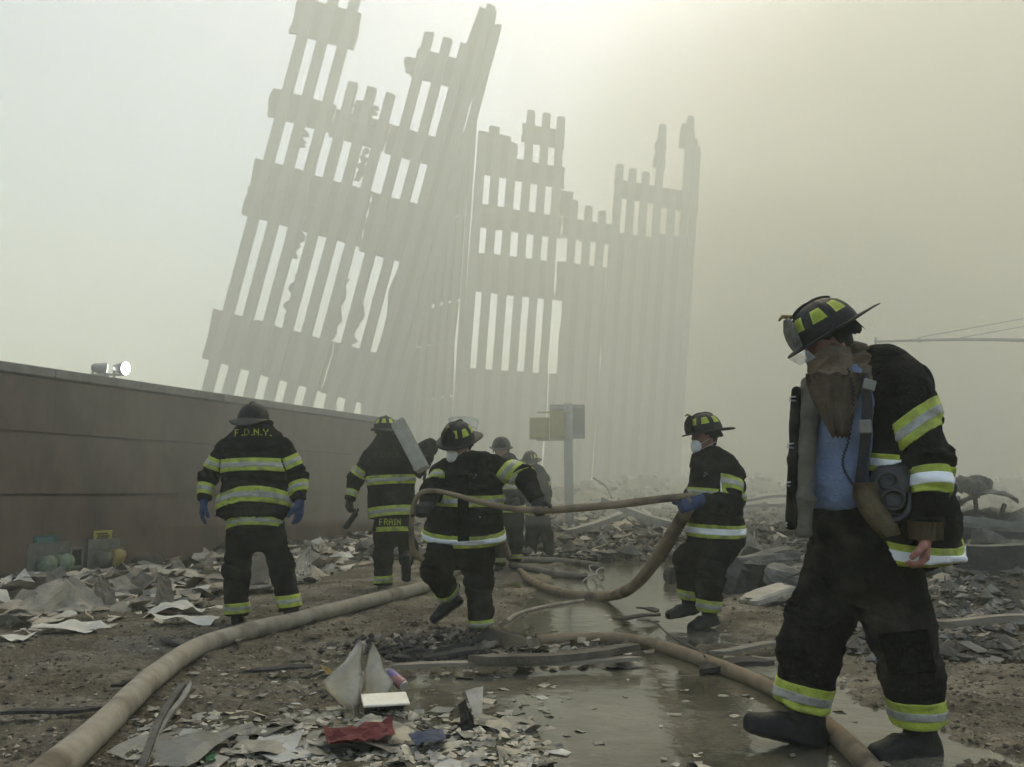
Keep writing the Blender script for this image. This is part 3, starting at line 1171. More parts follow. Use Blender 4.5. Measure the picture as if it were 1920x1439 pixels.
rl = f.limb([(506, 990, 0, 25), (527, 1062, 0, 23), (544, 1142, -.03, 22)], 'leg_r', 0.012)
TR = f.garment('trousers', pel + ll + rl, cloth2, 0.010, 7, [(f.p(444, 1068), .12), (f.p(527, 1062), .12), (f.p(444, 1140), .1), (f.p(544, 1130), .1)])
f.band(TR, 'leg_l', 420, 1141, 468, 1138, 9.5, 0.0, sil=0.3)
f.band(TR, 'leg_r', 520, 1128, 565, 1123, 11, 0.0, sil=0.3)
boot(f, f.p(446, 1158, .03), (-.15, .9, -.05), (0, 0, 1), 1.02)
boot(f, f.p(546, 1155, -.02), (.62, .55, -.08), (-.1, 0, 1), 1.05)
hc = f.p(474, 806, .05)
body(f, hc, (0, 1, -.12), (0, .12, 1), [[(hc, .05), (f.p(476, 830), .055), (f.p(478, 950), .11)], [(f.p(476, 838), .06), (f.p(424, 850), .05), (f.p(392, 893, .02), .04), (f.p(384, 940, -.05), .03)],
     [(f.p(476, 838), .06), (f.p(530, 850), .05), (f.p(556, 893, .02), .04), (f.p(561, 940, -.05), .03)], [(f.p(478, 950), .11), (f.p(452, 995), .08), (f.p(444, 1068), .06), (f.p(444, 1158), .045)],
     [(f.p(478, 950), .11), (f.p(506, 995), .08), (f.p(527, 1062), .06), (f.p(544, 1150), .045)]])
helmet(f, f.p(475, 791, .03), (0.04, 1, -.12), (0, .12, 1), 1.0, patches=False, shield=True, brim_down=.75)
glove(f, f.p(383, 940, -.05), (-.12, -.05, -1), (.8, .3, 0), 1, glove_blue, .32, 1.08)
glove(f, f.p(562, 942, -.05), (.0, -.05, -1), (-.8, .3, 0), -1, glove_blue, .32, 1.08)

# --- back view with the hose bundle on his shoulder
f = Fig(9.9, 'firefighter walking away with a flat hose bundle on his shoulder', 0.0125)
jk = f.torso([(719, 824, 15, .09), (722, 836, 32, .12), (729, 854, 42, .145), (733, 900, 43, .165), (735, 935, 43, .175), (737, 971, 46, .185)])
tail = f.torso([(737, 960, 34, .19), (737, 999, 34, .19)], 'tail')
la = f.limb([(694, 858, 0, 15.5), (667, 898, .02, 13.5), (656, 938, -.06, 10.5)], 'arm_l', 0.012)
ra = f.limb([(765, 854, 0, 15.5), (806, 838, -.05, 14), (796, 874, -.2, 11)], 'arm_r', 0.012)
G = f.garment('jacket', jk + tail + la + ra, cloth, 0.011, 13, [(f.p(667, 898), .12), (f.p(735, 930), .2)])
f.band(G, 'torso', 692, 903, 778, 899, 8.5, 0.05)
f.band(G, ('torso', 'tail'), 694, 964, 780, 957, 9, 0.12)
f.band(G, 'tail', 704, 995, 770, 993, 4.2, 0.1, sil=0.0)
f.band(G, 'arm_l', 664, 878, 690, 896, 7.5)
f.band(G, 'arm_l', 647, 925, 671, 931, 6.5)
f.band(G, 'arm_r', 808, 852, 794, 860, 7)
lettering(f, G, 'F.D.N.Y.', 702, 754, 847, 857, MATS['lime_worn'] if 'lime_worn' in MATS else mat('lime_worn', (0.035, 0.036, 0.016), (0.075, 0.078, 0.025), 20, 0.8), 3)
lettering(f, G, 'FRAIN', 711, 753, 973, 985, lime, 0)
pel = f.torso([(736, 965, 34, .14), (737, 1000, 35, .15)], 'pelvis', None)
ll = f.limb([(721, 992, 0, 20), (719, 1048, 0, 18), (718, 1096, 0, 18)], 'leg_l', 0.012)
rl = f.limb([(753, 990, 0, 19.5), (766, 1028, .12, 17), (762, 1052, -.22, 14)], 'leg_r', 0.012)
TR = f.garment('trousers', pel + ll + rl, cloth2, 0.010, 17, [(f.p(719, 1048), .12), (f.p(718, 1090), .1)])
f.band(TR, 'leg_l', 700, 1087, 737, 1085, 6.5, 0.0, sil=0.3)
boot(f, f.p(718, 1095, .02), (-.1, .95, 0), (0, 0, 1))
boot(f, f.p(762, 1050, -.26), (0.02, .25, -1), (0, 1, .35), 1.05, shaft=.10)
hc = f.p(722, 812, .05)
body(f, hc, (-.1, 1, 0), (0, 0, 1), [[(hc, .05), (f.p(722, 840), .055), (f.p(735, 960), .11)], [(f.p(727, 850), .06), (f.p(694, 858), .05), (f.p(667, 898), .04), (f.p(656, 940, -.06), .03)],
     [(f.p(727, 850), .06), (f.p(765, 854), .05), (f.p(806, 838, -.05), .04), (f.p(796, 874, -.2), .03)], [(f.p(735, 960), .11), (f.p(721, 992), .08), (f.p(719, 1048), .06), (f.p(718, 1096), .045)],
     [(f.p(735, 960), .11), (f.p(753, 990), .08), (f.p(766, 1028, .12), .06), (f.p(762, 1052, -.22), .045)]])
helmet(f, f.p(722, 806, .03), (-.35, .93, -.02), (0, .02, 1), 1.0, brim_down=.35)
glove(f, f.p(655, 940, -.06), (.15, -.1, -1), (.7, -.5, 0), 1, glove_black, .9, 1.05)
glove(f, f.p(795, 876, -.2), (-.6, -.1, -.7), (0, .9, -.3), 1, glove_black, 1.0, 1.05)

# --- middle of the picture, stepping towards us with the thin hose in both hands
f = Fig(6.95, 'firefighter in a white dust mask striding with the thin hose held across his body', 0.011)
jk = f.torso([(858, 872, 26, .10), (868, 884, 54, .135), (879, 900, 64, .155), (877, 930, 64, .17), (872, 965, 67, .18), (870, 1000, 73, .19), (870, 1016, 74, .192)])
la = f.limb([(825, 890, -.02, 22), (808, 920, -.14, 18.5), (802, 944, -.34, 15.5)], 'arm_l', 0.012)
ra = f.limb([(930, 878, -.02, 23.5), (982, 892, -.08, 20), (1008, 936, -.22, 15.5)], 'arm_r', 0.012)
col = f.torso([(857, 858, 24, .10), (858, 876, 34, .11)], 'collar', 0.015, 0.015)
G = f.garment('jacket', jk + la + ra + col, cloth, 0.012, 23, [(f.p(982, 892), .13), (f.p(808, 920, -.14), .12), (f.p(872, 950), .22), (f.p(920, 890), .12)])
f.band(G, 'torso', 806, 934, 935, 936, 10, -0.12, sil=.4)
f.band(G, 'torso', 796, 1001, 944, 1003, 12, -0.30, sil=.42, smat=silver_flash)
f.band(G, 'arm_r', 955, 888, 971, 868, 11.5, 0.2)
f.band(G, 'arm_r', 980, 910, 1010, 898, 9.5)
f.band(G, 'arm_l', 794, 915, 826, 918, 8)
# storm flap, name tag, pocket flaps
def patch(fig, G, pts, mt, name, lift=0.007, thick=0.004, sub=4):
    """a flat piece laid on the garment: four picture corners"""
    bvh = BVHTree.FromPolygons([tuple(v) for v in G['V']], [tuple(q) for q in G['Q']])
    org = Vector((0, 0, CAM_H))
    bm = bmesh.new()
    gr = []
    for j in range(sub + 1):
        row = []
        for i in range(sub + 1):
            a, b = i / sub, j / sub
            x = (pts[0][0] * (1 - a) + pts[1][0] * a) * (1 - b) + (pts[3][0] * (1 - a) + pts[2][0] * a) * b
            y = (pts[0][1] * (1 - a) + pts[1][1] * a) * (1 - b) + (pts[3][1] * (1 - a) + pts[2][1] * a) * b
            d = (fig.p(x, y) - org).normalized()
            h = bvh.ray_cast(org, d)
            if h[0] is None:
                bm.free()
                return None
            row.append(bm.verts.new(h[0] - d * lift))
        gr.append(row)
    for j in range(sub):
        for i in range(sub):
            bm.faces.new((gr[j][i], gr[j + 1][i], gr[j + 1][i + 1], gr[j][i + 1])).smooth = True
    bmesh.ops.solidify(bm, geom=bm.faces[:], thickness=thick)
    return obj(name, bm, mt, G['o'])


steelc = mat('clasp_steel', (0.45, 0.45, 0.43), (0.6, 0.6, 0.58), 20, 0.3, metal=0.8)
patch(f, G, [(823, 885), (834, 885), (834, 897), (823, 897)], lime, 'name_tag')
patch(f, G, [(858, 892), (878, 890), (880, 1015), (858, 1016)], cloth, 'storm_flap', 0.012, 0.008, 12)
for x, y in ((884, 889), (892, 891), (889, 896), (900, 970)):
    patch(f, G, [(x - 2, y - 2), (x + 2, y - 1.5), (x + 2, y + 2), (x - 2, y + 2)], steelc, 'clasp', 0.012, 0.006, 1)
patch(f, G, [(902, 965), (936, 962), (937, 985), (903, 988)], cloth, 'pocket_flap', 0.011, 0.007, 6)
pel = f.torso([(868, 985, 58, .15), (866, 1030, 60, .16)], 'pelvis', None)
ll = f.limb([(836, 1022, -.02, 31), (816, 1068, -.16, 28), (841, 1114, .10, 21)], 'leg_l', 0.012)
rl = f.limb([(894, 1022, 0, 33), (898, 1095, 0, 27), (904, 1172, 0, 24)], 'leg_r', 0.012)
TR = f.garment('trousers', pel + ll + rl, cloth2, 0.011, 27, [(f.p(816, 1068, -.16), .13), (f.p(898, 1095), .12), (f.p(904, 1165), .1)])
f.band(TR, 'leg_l', 826, 1112, 852, 1102, 8.5, None, dy=.06, sil=0.3)
f.band(TR, 'leg_r', 881, 1171, 928, 1168, 8.5, 0.0, sil=0.35)
boot(f, f.p(843, 1122, .12), (-.75, -.25, -.55), (0.15, .35, .9), 1.05, shaft=.11)
boot(f, f.p(904, 1178, 0), (.2, -.9, -.1), (0, 0, 1), 1.05)
hc = f.p(857, 838, -.04)
fw, up_ = (-.42, -.82, -.38), (-.05, -.4, .9)
body(f, hc, fw, up_, [[(hc, .05), (f.p(860, 880), .055), (f.p(870, 990), .11)], [(f.p(868, 890), .06), (f.p(824, 892), .05), (f.p(808, 920, -.14), .04), (f.p(802, 946, -.34), .03)],
     [(f.p(868, 890), .06), (f.p(930, 880), .05), (f.p(982, 892, -.08), .04), (f.p(1008, 938, -.22), .03)], [(f.p(870, 990), .11), (f.p(836, 1022), .08), (f.p(816, 1068, -.16), .06), (f.p(841, 1118, .1), .045)],
     [(f.p(870, 990), .11), (f.p(894, 1022), .08), (f.p(898, 1095), .06), (f.p(904, 1175), .045)]])
dust_mask(f, hc, fw, up_)
helmet(f, f.p(858, 826, -.03), fw, up_, 1.0, visor=(2.2, 4.0, .05, .13, .15), brim_down=.1)
glove(f, f.p(802, 946, -.33), (-.25, -.9, -.25), (0, .3, -1), -1, glove_black, 1.05, 1.12, 1.35)
glove(f, f.p(1008, 938, -.22), (.25, -.35, -.8), (-.2, -.8, .3), -1, glove_black, 1.05, 1.1, 1.35)

# --- right of the middle, feeding the thick hose
f = Fig(7.15, 'firefighter in a white dust mask gripping the thick hose with blue gloves', 0.011)
jk = f.torso([(1328, 862, 27, .115), (1337, 876, 42, .15), (1343, 897, 49, .185), (1344, 930, 50, .20), (1342, 965, 47, .20), (1342, 990, 49, .205), (1343, 1009, 50, .205)])
la = f.limb([(1366, 893, -.12, 23), (1374, 946, -.22, 19.5), (1318, 942, -.32, 16)], 'arm_l', 0.012)
ra = f.limb([(1318, 890, .14, 20), (1303, 930, .12, 18), (1288, 946, -.02, 15)], 'arm_r', 0.012)
col = f.torso([(1322, 846, 24, .10), (1328, 866, 31, .115)], 'collar', 0.015, 0.015)
tl = f.limb([(1380, 985, .05, 14), (1388, 1018, .05, 10)], 'tail')
G = f.garment('jacket', jk + la + ra + col + tl, cloth, 0.012, 33, [(f.p(1374, 948, -.22), .14), (f.p(1342, 960), .2), (f.p(1366, 900), .12)])
f.band(G, 'torso', 1292, 992, 1396, 996, 12, -.05, sil=.45, smat=silver_flash)
f.band(G, ('torso', 'arm_r'), 1288, 921, 1340, 926, 8, 0.0, sil=.4)
f.band(G, 'arm_l', 1343, 914, 1396, 928, 12, 0.25, sil=.4)
f.band(G, 'arm_l', 1322, 922, 1324, 962, 10.5, 0.3, sil=.4, smat=silver_flash)
for x, y in ((1322, 887), (1326, 889), (1321, 892)):
    patch(f, G, [(x - 2, y - 2), (x + 2, y - 1.5), (x + 2, y + 2), (x - 2, y + 2)], steelc, 'clasp', 0.012, 0.006, 1)
patch(f, G, [(1340, 962), (1372, 966), (1371, 986), (1340, 984)], cloth, 'pocket_flap', 0.011, 0.007, 6)
pel = f.torso([(1342, 985, 44, .17), (1341, 1020, 46, .175)], 'pelvis', None)
rl = f.limb([(1322, 1015, .07, 28), (1290, 1050, .06, 26), (1293, 1122, .14, 21)], 'leg_r', 0.012)
ll = f.limb([(1358, 1014, -.05, 31), (1331, 1074, -.08, 27), (1329, 1144, -.02, 23.5)], 'leg_l', 0.012)
TR = f.garment('trousers', pel + ll + rl, cloth2, 0.011, 37, [(f.p(1290, 1050, .06), .12), (f.p(1331, 1074, -.08), .12), (f.p(1329, 1135), .1), (f.p(1350, 1020), .12)])
f.band(TR, 'leg_r', 1268, 1116, 1302, 1120, 8.5, 0.0, sil=.3)
f.band(TR, 'leg_l', 1305, 1133, 1353, 1138, 11, 0.0, sil=.36)
boot(f, f.p(1292, 1132, .14), (-.85, -.35, -.12), (.05, 0, 1), 1.05)
boot(f, f.p(1330, 1153, -.02), (-.8, -.55, -.1), (0, 0, 1), 1.08)
hc = f.p(1321, 824, 0)
fw, up_ = (-.92, -.36, -.16), (-.12, 0, 1)
body(f, hc, fw, up_, [[(hc, .05), (f.p(1332, 870), .055), (f.p(1342, 990), .11)], [(f.p(1338, 885), .06), (f.p(1366, 895, -.1), .05), (f.p(1374, 948, -.22), .04), (f.p(1314, 942, -.32), .03)],
     [(f.p(1338, 885), .06), (f.p(1320, 890, .14), .05), (f.p(1303, 930, .12), .04), (f.p(1284, 946, -.02), .03)], [(f.p(1342, 990), .11), (f.p(1358, 1014), .08), (f.p(1331, 1074, -.08), .06), (f.p(1329, 1150), .045)],
     [(f.p(1342, 990), .11), (f.p(1322, 1015), .08), (f.p(1290, 1050, .06), .06), (f.p(1293, 1128, .14), .045)]])
dust_mask(f, hc, fw, up_)
helmet(f, f.p(1322, 810, 0), fw, up_, 1.0, brim_down=.12)
glove(f, f.p(1306, 941, -.32), (-1, .1, -.25), (0, .75, -.4), -1, glove_blue, .85, 1.12, 1.35)
glove(f, f.p(1290, 938, -.06), (-.7, -.3, .2), (-.1, -.4, -.9), 1, glove_blue, .95, 1.1, 1.3)

# --- two in the haze behind
f = Fig(12.2, 'firefighter in a round dark helmet in the haze, half hidden behind the striding one', 0.017)
jk = f.torso([(943, 856, 12, .09), (944, 867, 27, .13), (948, 885, 31, .155), (953, 930, 30, .165), (956, 964, 32, .17)])
la = f.limb([(920, 874, 0, 11.5), (914, 906, 0, 10), (922, 932, -.1, 8.5)], 'arm_l', 0.012)
ra = f.limb([(972, 876, 0, 11.5), (984, 908, -.05, 10), (972, 934, -.15, 8.5)], 'arm_r', 0.012)
G = f.garment('jacket', jk + la + ra, cloth, 0.011, 43, [(f.p(950, 930), .2)])
f.band(G, 'torso', 924, 954, 986, 952, 5.5, -.1, sil=.36)
f.band(G, 'torso', 922, 912, 982, 912, 5, -.05, sil=.36)
f.band(G, 'arm_r', 972, 898, 990, 892, 4.5)
pel = f.torso([(956, 958, 27, .14), (956, 980, 27, .15)], 'pelvis', None)
ll = f.limb([(946, 975, 0, 14), (940, 1018, 0, 12.5), (936, 1060, 0, 11.5)], 'leg_l', 0.012)
rl = f.limb([(967, 975, 0, 14), (969, 1016, 0, 12.5), (966, 1052, .1, 11.5)], 'leg_r', 0.012)
TR = f.garment('trousers', pel + ll + rl, cloth2, 0.010, 47)
f.band(TR, 'leg_l', 924, 1050, 948, 1050, 4, 0, sil=.3)
f.band(TR, 'leg_r', 954, 1044, 978, 1044, 4, 0, sil=.3)
boot(f, f.p(936, 1062, 0), (-.2, -.9, 0), (0, 0, 1), vox=0.013)
boot(f, f.p(966, 1054, .1), (.2, -.9, 0), (0, 0, 1), vox=0.013)
hc = f.p(940, 847, -.02)
body(f, hc, (.05, -.97, -.2), (0, -.2, 1), [[(hc, .05), (f.p(944, 868), .055), (f.p(956, 965), .11)], [(f.p(944, 872), .06), (f.p(920, 876), .05), (f.p(914, 906), .04), (f.p(922, 934, -.1), .03)],
     [(f.p(944, 872), .06), (f.p(972, 878), .05), (f.p(984, 908, -.05), .04), (f.p(972, 936, -.15), .03)], [(f.p(956, 965), .11), (f.p(946, 980), .07), (f.p(940, 1018), .05), (f.p(936, 1060), .04)],
     [(f.p(956, 965), .11), (f.p(967, 980), .07), (f.p(969, 1016), .05), (f.p(966, 1052, .1), .04)]])
helmet(f, f.p(940, 840, -.02), (.05, -.97, -.15), (0, -.15, 1), 1.0, patches=False, brim_down=.1)
glove(f, f.p(922, 933, -.1), (.3, -.5, -.8), (.5, .5, 0), 1, glove_black, .6, 1.05, vox=0.01)
glove(f, f.p(972, 935, -.15), (-.3, -.5, -.8), (-.5, .5, 0), -1, glove_black, .6, 1.05, vox=0.01)

f = Fig(14.2, 'farthest firefighter in the haze beside the signpost, helmet brim turned up', 0.018)
jk = f.torso([(995, 876, 11, .09), (998, 886, 23, .13), (1003, 905, 25, .155), (1007, 940, 24, .165), (1008, 967, 26, .17)])
la = f.limb([(981, 894, 0, 10), (975, 922, 0, 8.8), (983, 944, -.1, 7.5)], 'arm_l', 0.012)
ra = f.limb([(1020, 896, 0, 10.5), (1026, 925, 0, 9), (1017, 948, -.12, 7.5)], 'arm_r', 0.012)
G = f.garment('jacket', jk + la + ra, cloth, 0.011, 53, [(f.p(1004, 930), .2)])
f.band(G, 'torso', 983, 960, 1034, 960, 4.5, -.1, sil=.36)
f.band(G, 'arm_r', 1012, 909, 1032, 907, 3.8, sil=.36)
pel = f.torso([(1008, 960, 22, .14), (1008, 980, 23, .15)], 'pelvis', None)
ll = f.limb([(999, 975, 0, 12.5), (997, 1006, 0, 11.5), (996, 1038, 0, 10.5)], 'leg_l', 0.012)
rl = f.limb([(1018, 975, 0, 12.5), (1026, 1006, 0, 11.5), (1030, 1034, .1, 10.5)], 'leg_r', 0.012)
TR = f.garment('trousers', pel + ll + rl, cloth2, 0.010, 57)
boot(f, f.p(996, 1040, 0), (-.3, -.9, 0), (0, 0, 1), vox=0.013)
boot(f, f.p(1030, 1036, .1), (.4, -.9, 0), (0, 0, 1), vox=0.013)
hc = f.p(994, 868, -.02)
body(f, hc, (-.3, -.9, -.25), (0, -.2, 1), [[(hc, .05), (f.p(997, 886), .055), (f.p(1008, 970), .11)], [(f.p(998, 892), .06), (f.p(981, 896), .05), (f.p(975, 922), .04), (f.p(983, 946, -.1), .03)],
     [(f.p(998, 892), .06), (f.p(1020, 898), .05), (f.p(1026, 925), .04), (f.p(1017, 950, -.12), .03)], [(f.p(1008, 970), .11), (f.p(999, 980), .07), (f.p(997, 1006), .05), (f.p(996, 1038), .04)],
     [(f.p(1008, 970), .11), (f.p(1018, 980), .07), (f.p(1026, 1006), .05), (f.p(1030, 1034, .1), .04)]])
helmet(f, f.p(994, 864, -.02), (-.35, -.9, -.2), (.05, -.2, 1), 1.0, patches=True, brim_down=-.1)
glove(f, f.p(983, 945, -.1), (.3, -.5, -.8), (.5, .5, 0), 1, glove_black, .6, 1.05, vox=0.01)
glove(f, f.p(1017, 949, -.12), (-.3, -.5, -.8), (-.5, .5, 0), -1, glove_black, .6, 1.05, vox=0.01)

# --- the nearest one, walking out of the picture with his coat open
f = Fig(3.82, 'nearest firefighter walking with bowed head, coat open over a blue shirt', 0.0095)
near = f
shirt_m = mat('blue_shirt', (0.115, 0.15, 0.235), (0.165, 0.205, 0.295), 9, 0.85, 0.45, 60, c3=(0.08, 0.105, 0.17), s3=3, lo3=0.5, hi3=0.7)
sh = f.torso([(1590, 715, 40, .13), (1582, 760, 54, .16), (1572, 830, 54, .175), (1566, 890, 52, .18), (1566, 930, 50, .175), (1568, 950, 46, .15)])
SH = f.garment('shirt', sh, shirt_m, 0.010, 71, [(f.p(1562, 930), .16)], freq=8, across=1.6)
jk = f.torso([(1652, 690, 46, .13, .0), (1668, 730, 66, .17, -.02), (1682, 790, 74, .20, -.03), (1684, 850, 74, .21, -.03), (1690, 920, 78, .22, -.03), (1700, 985, 86, .225, -.03), (1706, 1050, 92, .23, -.03)])
la = f.limb([(1694, 726, -.14, 47), (1741, 862, -.24, 42), (1736, 984, -.30, 34)], 'arm_l', 0.012)
ra = f.limb([(1600, 735, .2, 44), (1570, 850, .26, 42), (1590, 950, .2, 34)], 'arm_r', 0.012)
col = f.torso([(1650, 668, 40, .12, 0.0), (1645, 706, 48, .13, 0.0)], 'collar', 0.015, 0.02)
tl = f.limb([(1776, 970, .04, 24), (1790, 1046, .04, 15)], 'tail')
G = f.garment('jacket', jk + la + ra + col + tl, cloth, 0.013, 73, [(f.p(1739, 862, -.25), .15), (f.p(1690, 930), .22), (f.p(1694, 740), .12), (f.p(1735, 960, -.3), .1)], freq=8)
f.band(G, 'arm_l', 1686, 833, 1755, 788, 23, 0.3, sil=.32)
f.band(G, 'arm_l', 1700, 934, 1776, 938, 23, sil=.42, smat=silver_flash)
f.band(G, 'torso', 1612, 862, 1700, 866, 16, -.1, sil=.4, smat=silver_flash)
f.band(G, ('torso', 'tail'), 1612, 1018, 1800, 1034, 21, -.15, sil=.42, smat=silver_flash)
# the far front panel of the open coat, lining towards us
lin = mat('coat_lining', (0.10, 0.088, 0.065), (0.155, 0.135, 0.10), 8, 0.9, 0.35, 70)
fl = chain([(f.p(1520, 716, -.02), .040, .05), (f.p(1514, 780, -.06), .046, .04), (f.p(1507, 860, -.10), .044, .035), (f.p(1507, 940, -.12), .042, .035), (f.p(1506, 1004, -.12), .038, .03)], 'panel', (1, 0, 0), .02, .012)
FP = f.garment('coat_front_panel', fl, lin, 0.007, 76, k=.03, vox=.008)
ed = chain([(f.p(1493, 730, -.04), .020, .035), (f.p(1487, 860, -.10), .020, .035), (f.p(1483, 988, -.12), .020, .035)], 'edge', (1, 0, 0), .012, .012)
FE = f.garment('coat_edge', ed, cloth, 0.004, 77, k=.02, vox=.007, parent=FP['o'])
for x, y in ((1486, 748), (1482, 836), (1480, 908), (1479, 984)):
    b2 = bmesh.new()
    bm_tube(b2, [f.p(x + 6, y - 4, -.13), f.p(x - 5, y - 3, -.13), f.p(x - 6, y + 3, -.13), f.p(x + 6, y + 4, -.13)], 0.0035, 6)
    obj('hook_clasp', b2, steelc, FP['o'])
# trousers and boots
pel = f.torso([(1566, 938, 46, .155), (1584, 985, 64, .18), (1612, 1050, 82, .19)], 'pelvis', None)
rl = f.limb([(1574, 1055, .08, 60), (1536, 1150, .08, 59), (1519, 1220, .08, 57), (1504, 1322, .10, 50)], 'leg_r', 0.012)
ll = f.limb([(1652, 1055, -.05, 72), (1688, 1180, -.07, 57), (1709, 1270, -.07, 52), (1722, 1350, -.05, 51)], 'leg_l', 0.012)
TR = f.garment('trousers', pel + rl + ll, cloth2, 0.013, 79, [(f.p(1520, 1200, .1), .14), (f.p(1700, 1230, -.08), .14), (f.p(1504, 1300, .12), .1), (f.p(1722, 1330), .1)], freq=8.5)
f.band(TR, 'leg_r', 1450, 1300, 1556, 1322, 24, 0.0, sil=.34)
f.band(TR, 'leg_l', 1666, 1330, 1776, 1326, 24, 0.0, sil=.3)
patch(f, TR, [(1462, 1150), (1525, 1143), (1512, 1268), (1452, 1262)], cloth, 'knee_patch', 0.010, 0.008, 10)
patch(f, TR, [(1645, 1190), (1738, 1180), (1756, 1262), (1668, 1266)], cloth, 'knee_patch', 0.010, 0.008, 10)
boot(f, f.p(1515, 1350, .08), (-.93, -.12, .24), (-.1, .05, 1), 1.28, .09)
boot(f, f.p(1726, 1374, -.05), (-.92, -.25, -.03), (0, 0, 1), 1.15, .10)
bl = f.p(1563, 1000)
fw, up_ = (-.86, -.12, -.49), (-.49, 0, .86)
hc = f.p(1556, 652, -.01)
BODY = body(f, hc, fw, up_, [[(hc, .05), (f.p(1605, 700), .06), (f.p(1620, 760), .10), (f.p(1575, 950), .11)],
     [(f.p(1620, 745), .08), (f.p(1690, 735, -.12), .055), (f.p(1739, 862, -.25), .045), (f.p(1736, 1000, -.31), .032)],
     [(f.p(1610, 745), .08), (f.p(1600, 740, .18), .055), (f.p(1570, 850, .26), .045), (f.p(1590, 960, .2), .032)],
     [(f.p(1575, 950), .11), (f.p(1563, 1055, .1), .09), (f.p(1520, 1200, .1), .07), (f.p(1512, 1345, .12), .05)],
     [(f.p(1575, 950), .11), (f.p(1650, 1055, -.05), .09), (f.p(1695, 1200, -.08), .07), (f.p(1724, 1370, -.05), .05)]])
handm = mat('hand_skin', (0.26, 0.10, 0.07), (0.34, 0.15, 0.11), 30, 0.6, 0.3, 80)
S = hand_segs(f.p(1735, 1003, -.31), (-.15, -.15, -1), (-.9, .3, .1), -1, .75, 1.02, 1.1)
Vh, Qh = nets(S, 0.0055, 0.009)
hb = obj('hand', fast_mesh('hand', Vh, Qh), handm, BODY)
S = hand_segs(f.p(1592, 956, .2), (.2, -.1, -1), (.6, .3, .1), 1, .6, 1.0, 1.1)
Vh, Qh = nets(S, 0.0075, 0.009)
obj('hand', fast_mesh('hand', Vh, Qh), handm, BODY)
# cuff lining above the hand
b2 = bmesh.new()
bm_tube(b2, [f.p(1735, 978, -.31), f.p(1736, 1012, -.31)], [.066, .062], 20, False)
bmesh.ops.solidify(b2, geom=b2.faces[:], thickness=.006)
obj('cuff', b2, tan, G['o'])
# tan hood pulled down round neck and chin, its bib hanging over the shirt
hd = [Seg(f.p(1556, 690, -.03), f.p(1566, 712, -.03), .098, .112, .105, .125, (1, 0, 0), 'hood'), Seg(f.p(1602, 668, .0), f.p(1606, 716, -.01), .058, .068, .10, .12, (1, 0, 0), 'hood'),
      Seg(f.p(1545, 716, -.06), f.p(1606, 722, -.06), .05, .05, .09, .09, (0, 0, 1), 'hood')]
HD = f.garment('hood', hd, hoodm, 0.014, 81, [(f.p(1570, 710), .2)], k=.03, vox=.0075, across=3.4, freq=12)
bib = [(700, 1510, 1622), (722, 1512, 1617), (745, 1521, 1611), (768, 1532, 1605), (790, 1543, 1599), (808, 1553, 1594), (820, 1560, 1588)]
bm = bmesh.new()
R_ = []
for j, (py, xl, xr) in enumerate(bib):
    rw = []
    for i in range(17):
        a = i / 16
        fold = .016 * math.sin(a * 15 + .5 * j) * (.4 + j / 8) + .010 * math.sin(a * 31 + j)
        rw.append(bm.verts.new(f.p(xl + (xr - xl) * a, py + 3 * math.sin(i * 1.3), -.205 - .008 * j - .035 * math.sin(a * math.pi) + fold)))
    R_.append(rw)
for r0, r1 in zip(R_, R_[1:]):
    for i in range(16):
        bm.faces.new((r0[i], r1[i], r1[i + 1], r0[i + 1])).smooth = True
bmesh.ops.solidify(bm, geom=bm.faces[:], thickness=.006)
obj('hood_bib', bm, hoodm, HD['o'])
H, HT = helmet(f, f.p(1551, 626, 0), fw, up_, 1.02, shield=True, shield_mat=shieldm, visor=(-.55, .55, -.060, -.012, .150), brim_down=-.02)

# ------------------------------------------------------------------ hoses
canvas = mat('hose_canvas', (0.235, 0.20, 0.145), (0.345, 0.30, 0.225), 7, 0.9, 0.5, 160, c3=(0.12, 0.092, 0.058), s3=4.0, lo3=0.52, hi3=0.72)
canvas2 = mat('hose_brown', (0.17, 0.122, 0.068), (0.25, 0.185, 0.112), 8, 0.85, 0.4, 160, c3=(0.07, 0.052, 0.034), s3=5.0, lo3=0.5, hi3=0.7)
canvas3 = mat('hose_grey', (0.14, 0.118, 0.086), (0.21, 0.18, 0.135), 8, 0.85, 0.4, 160, c3=(0.07, 0.06, 0.045), s3=5.0, lo3=0.5, hi3=0.7)
brass = MATS['brass_dull']


def hose(pts, r, label, mt, n=14, seed=0, wob=0.05):
    """pts: ('g', px, py) lying on the ground or ('p', px, py, Y) in the air; r one radius or one per point"""
    W = []
    rs = r if hasattr(r, '__len__') else [r] * len(pts)
    for q, rr in zip(pts, rs):
        if q[0] == 'g':
            v = gat(q[1], q[2], 0.03 + rr)
            v = gat(q[1], q[2], max(gz1(v.x, v.y), -0.01) + rr * 0.92)
            W.append((v.x, v.y, v.z, rr))
        else:
            v = at(q[1], q[2], q[3])
            W.append((v.x, v.y, v.z, rr))
    S = np.array(spline(W, 14))
    nz = fbm(S[:, :3] * 3.0 + seed, 2, seed)
    bm = bmesh.new()
    bm_tube(bm, [Vector(p[:3]) for p in S], list(S[:, 3] * (1 + wob * nz)), n)
    return tag(obj('fire_hose', bm, mt), label, 'hose', 'fire hoses')


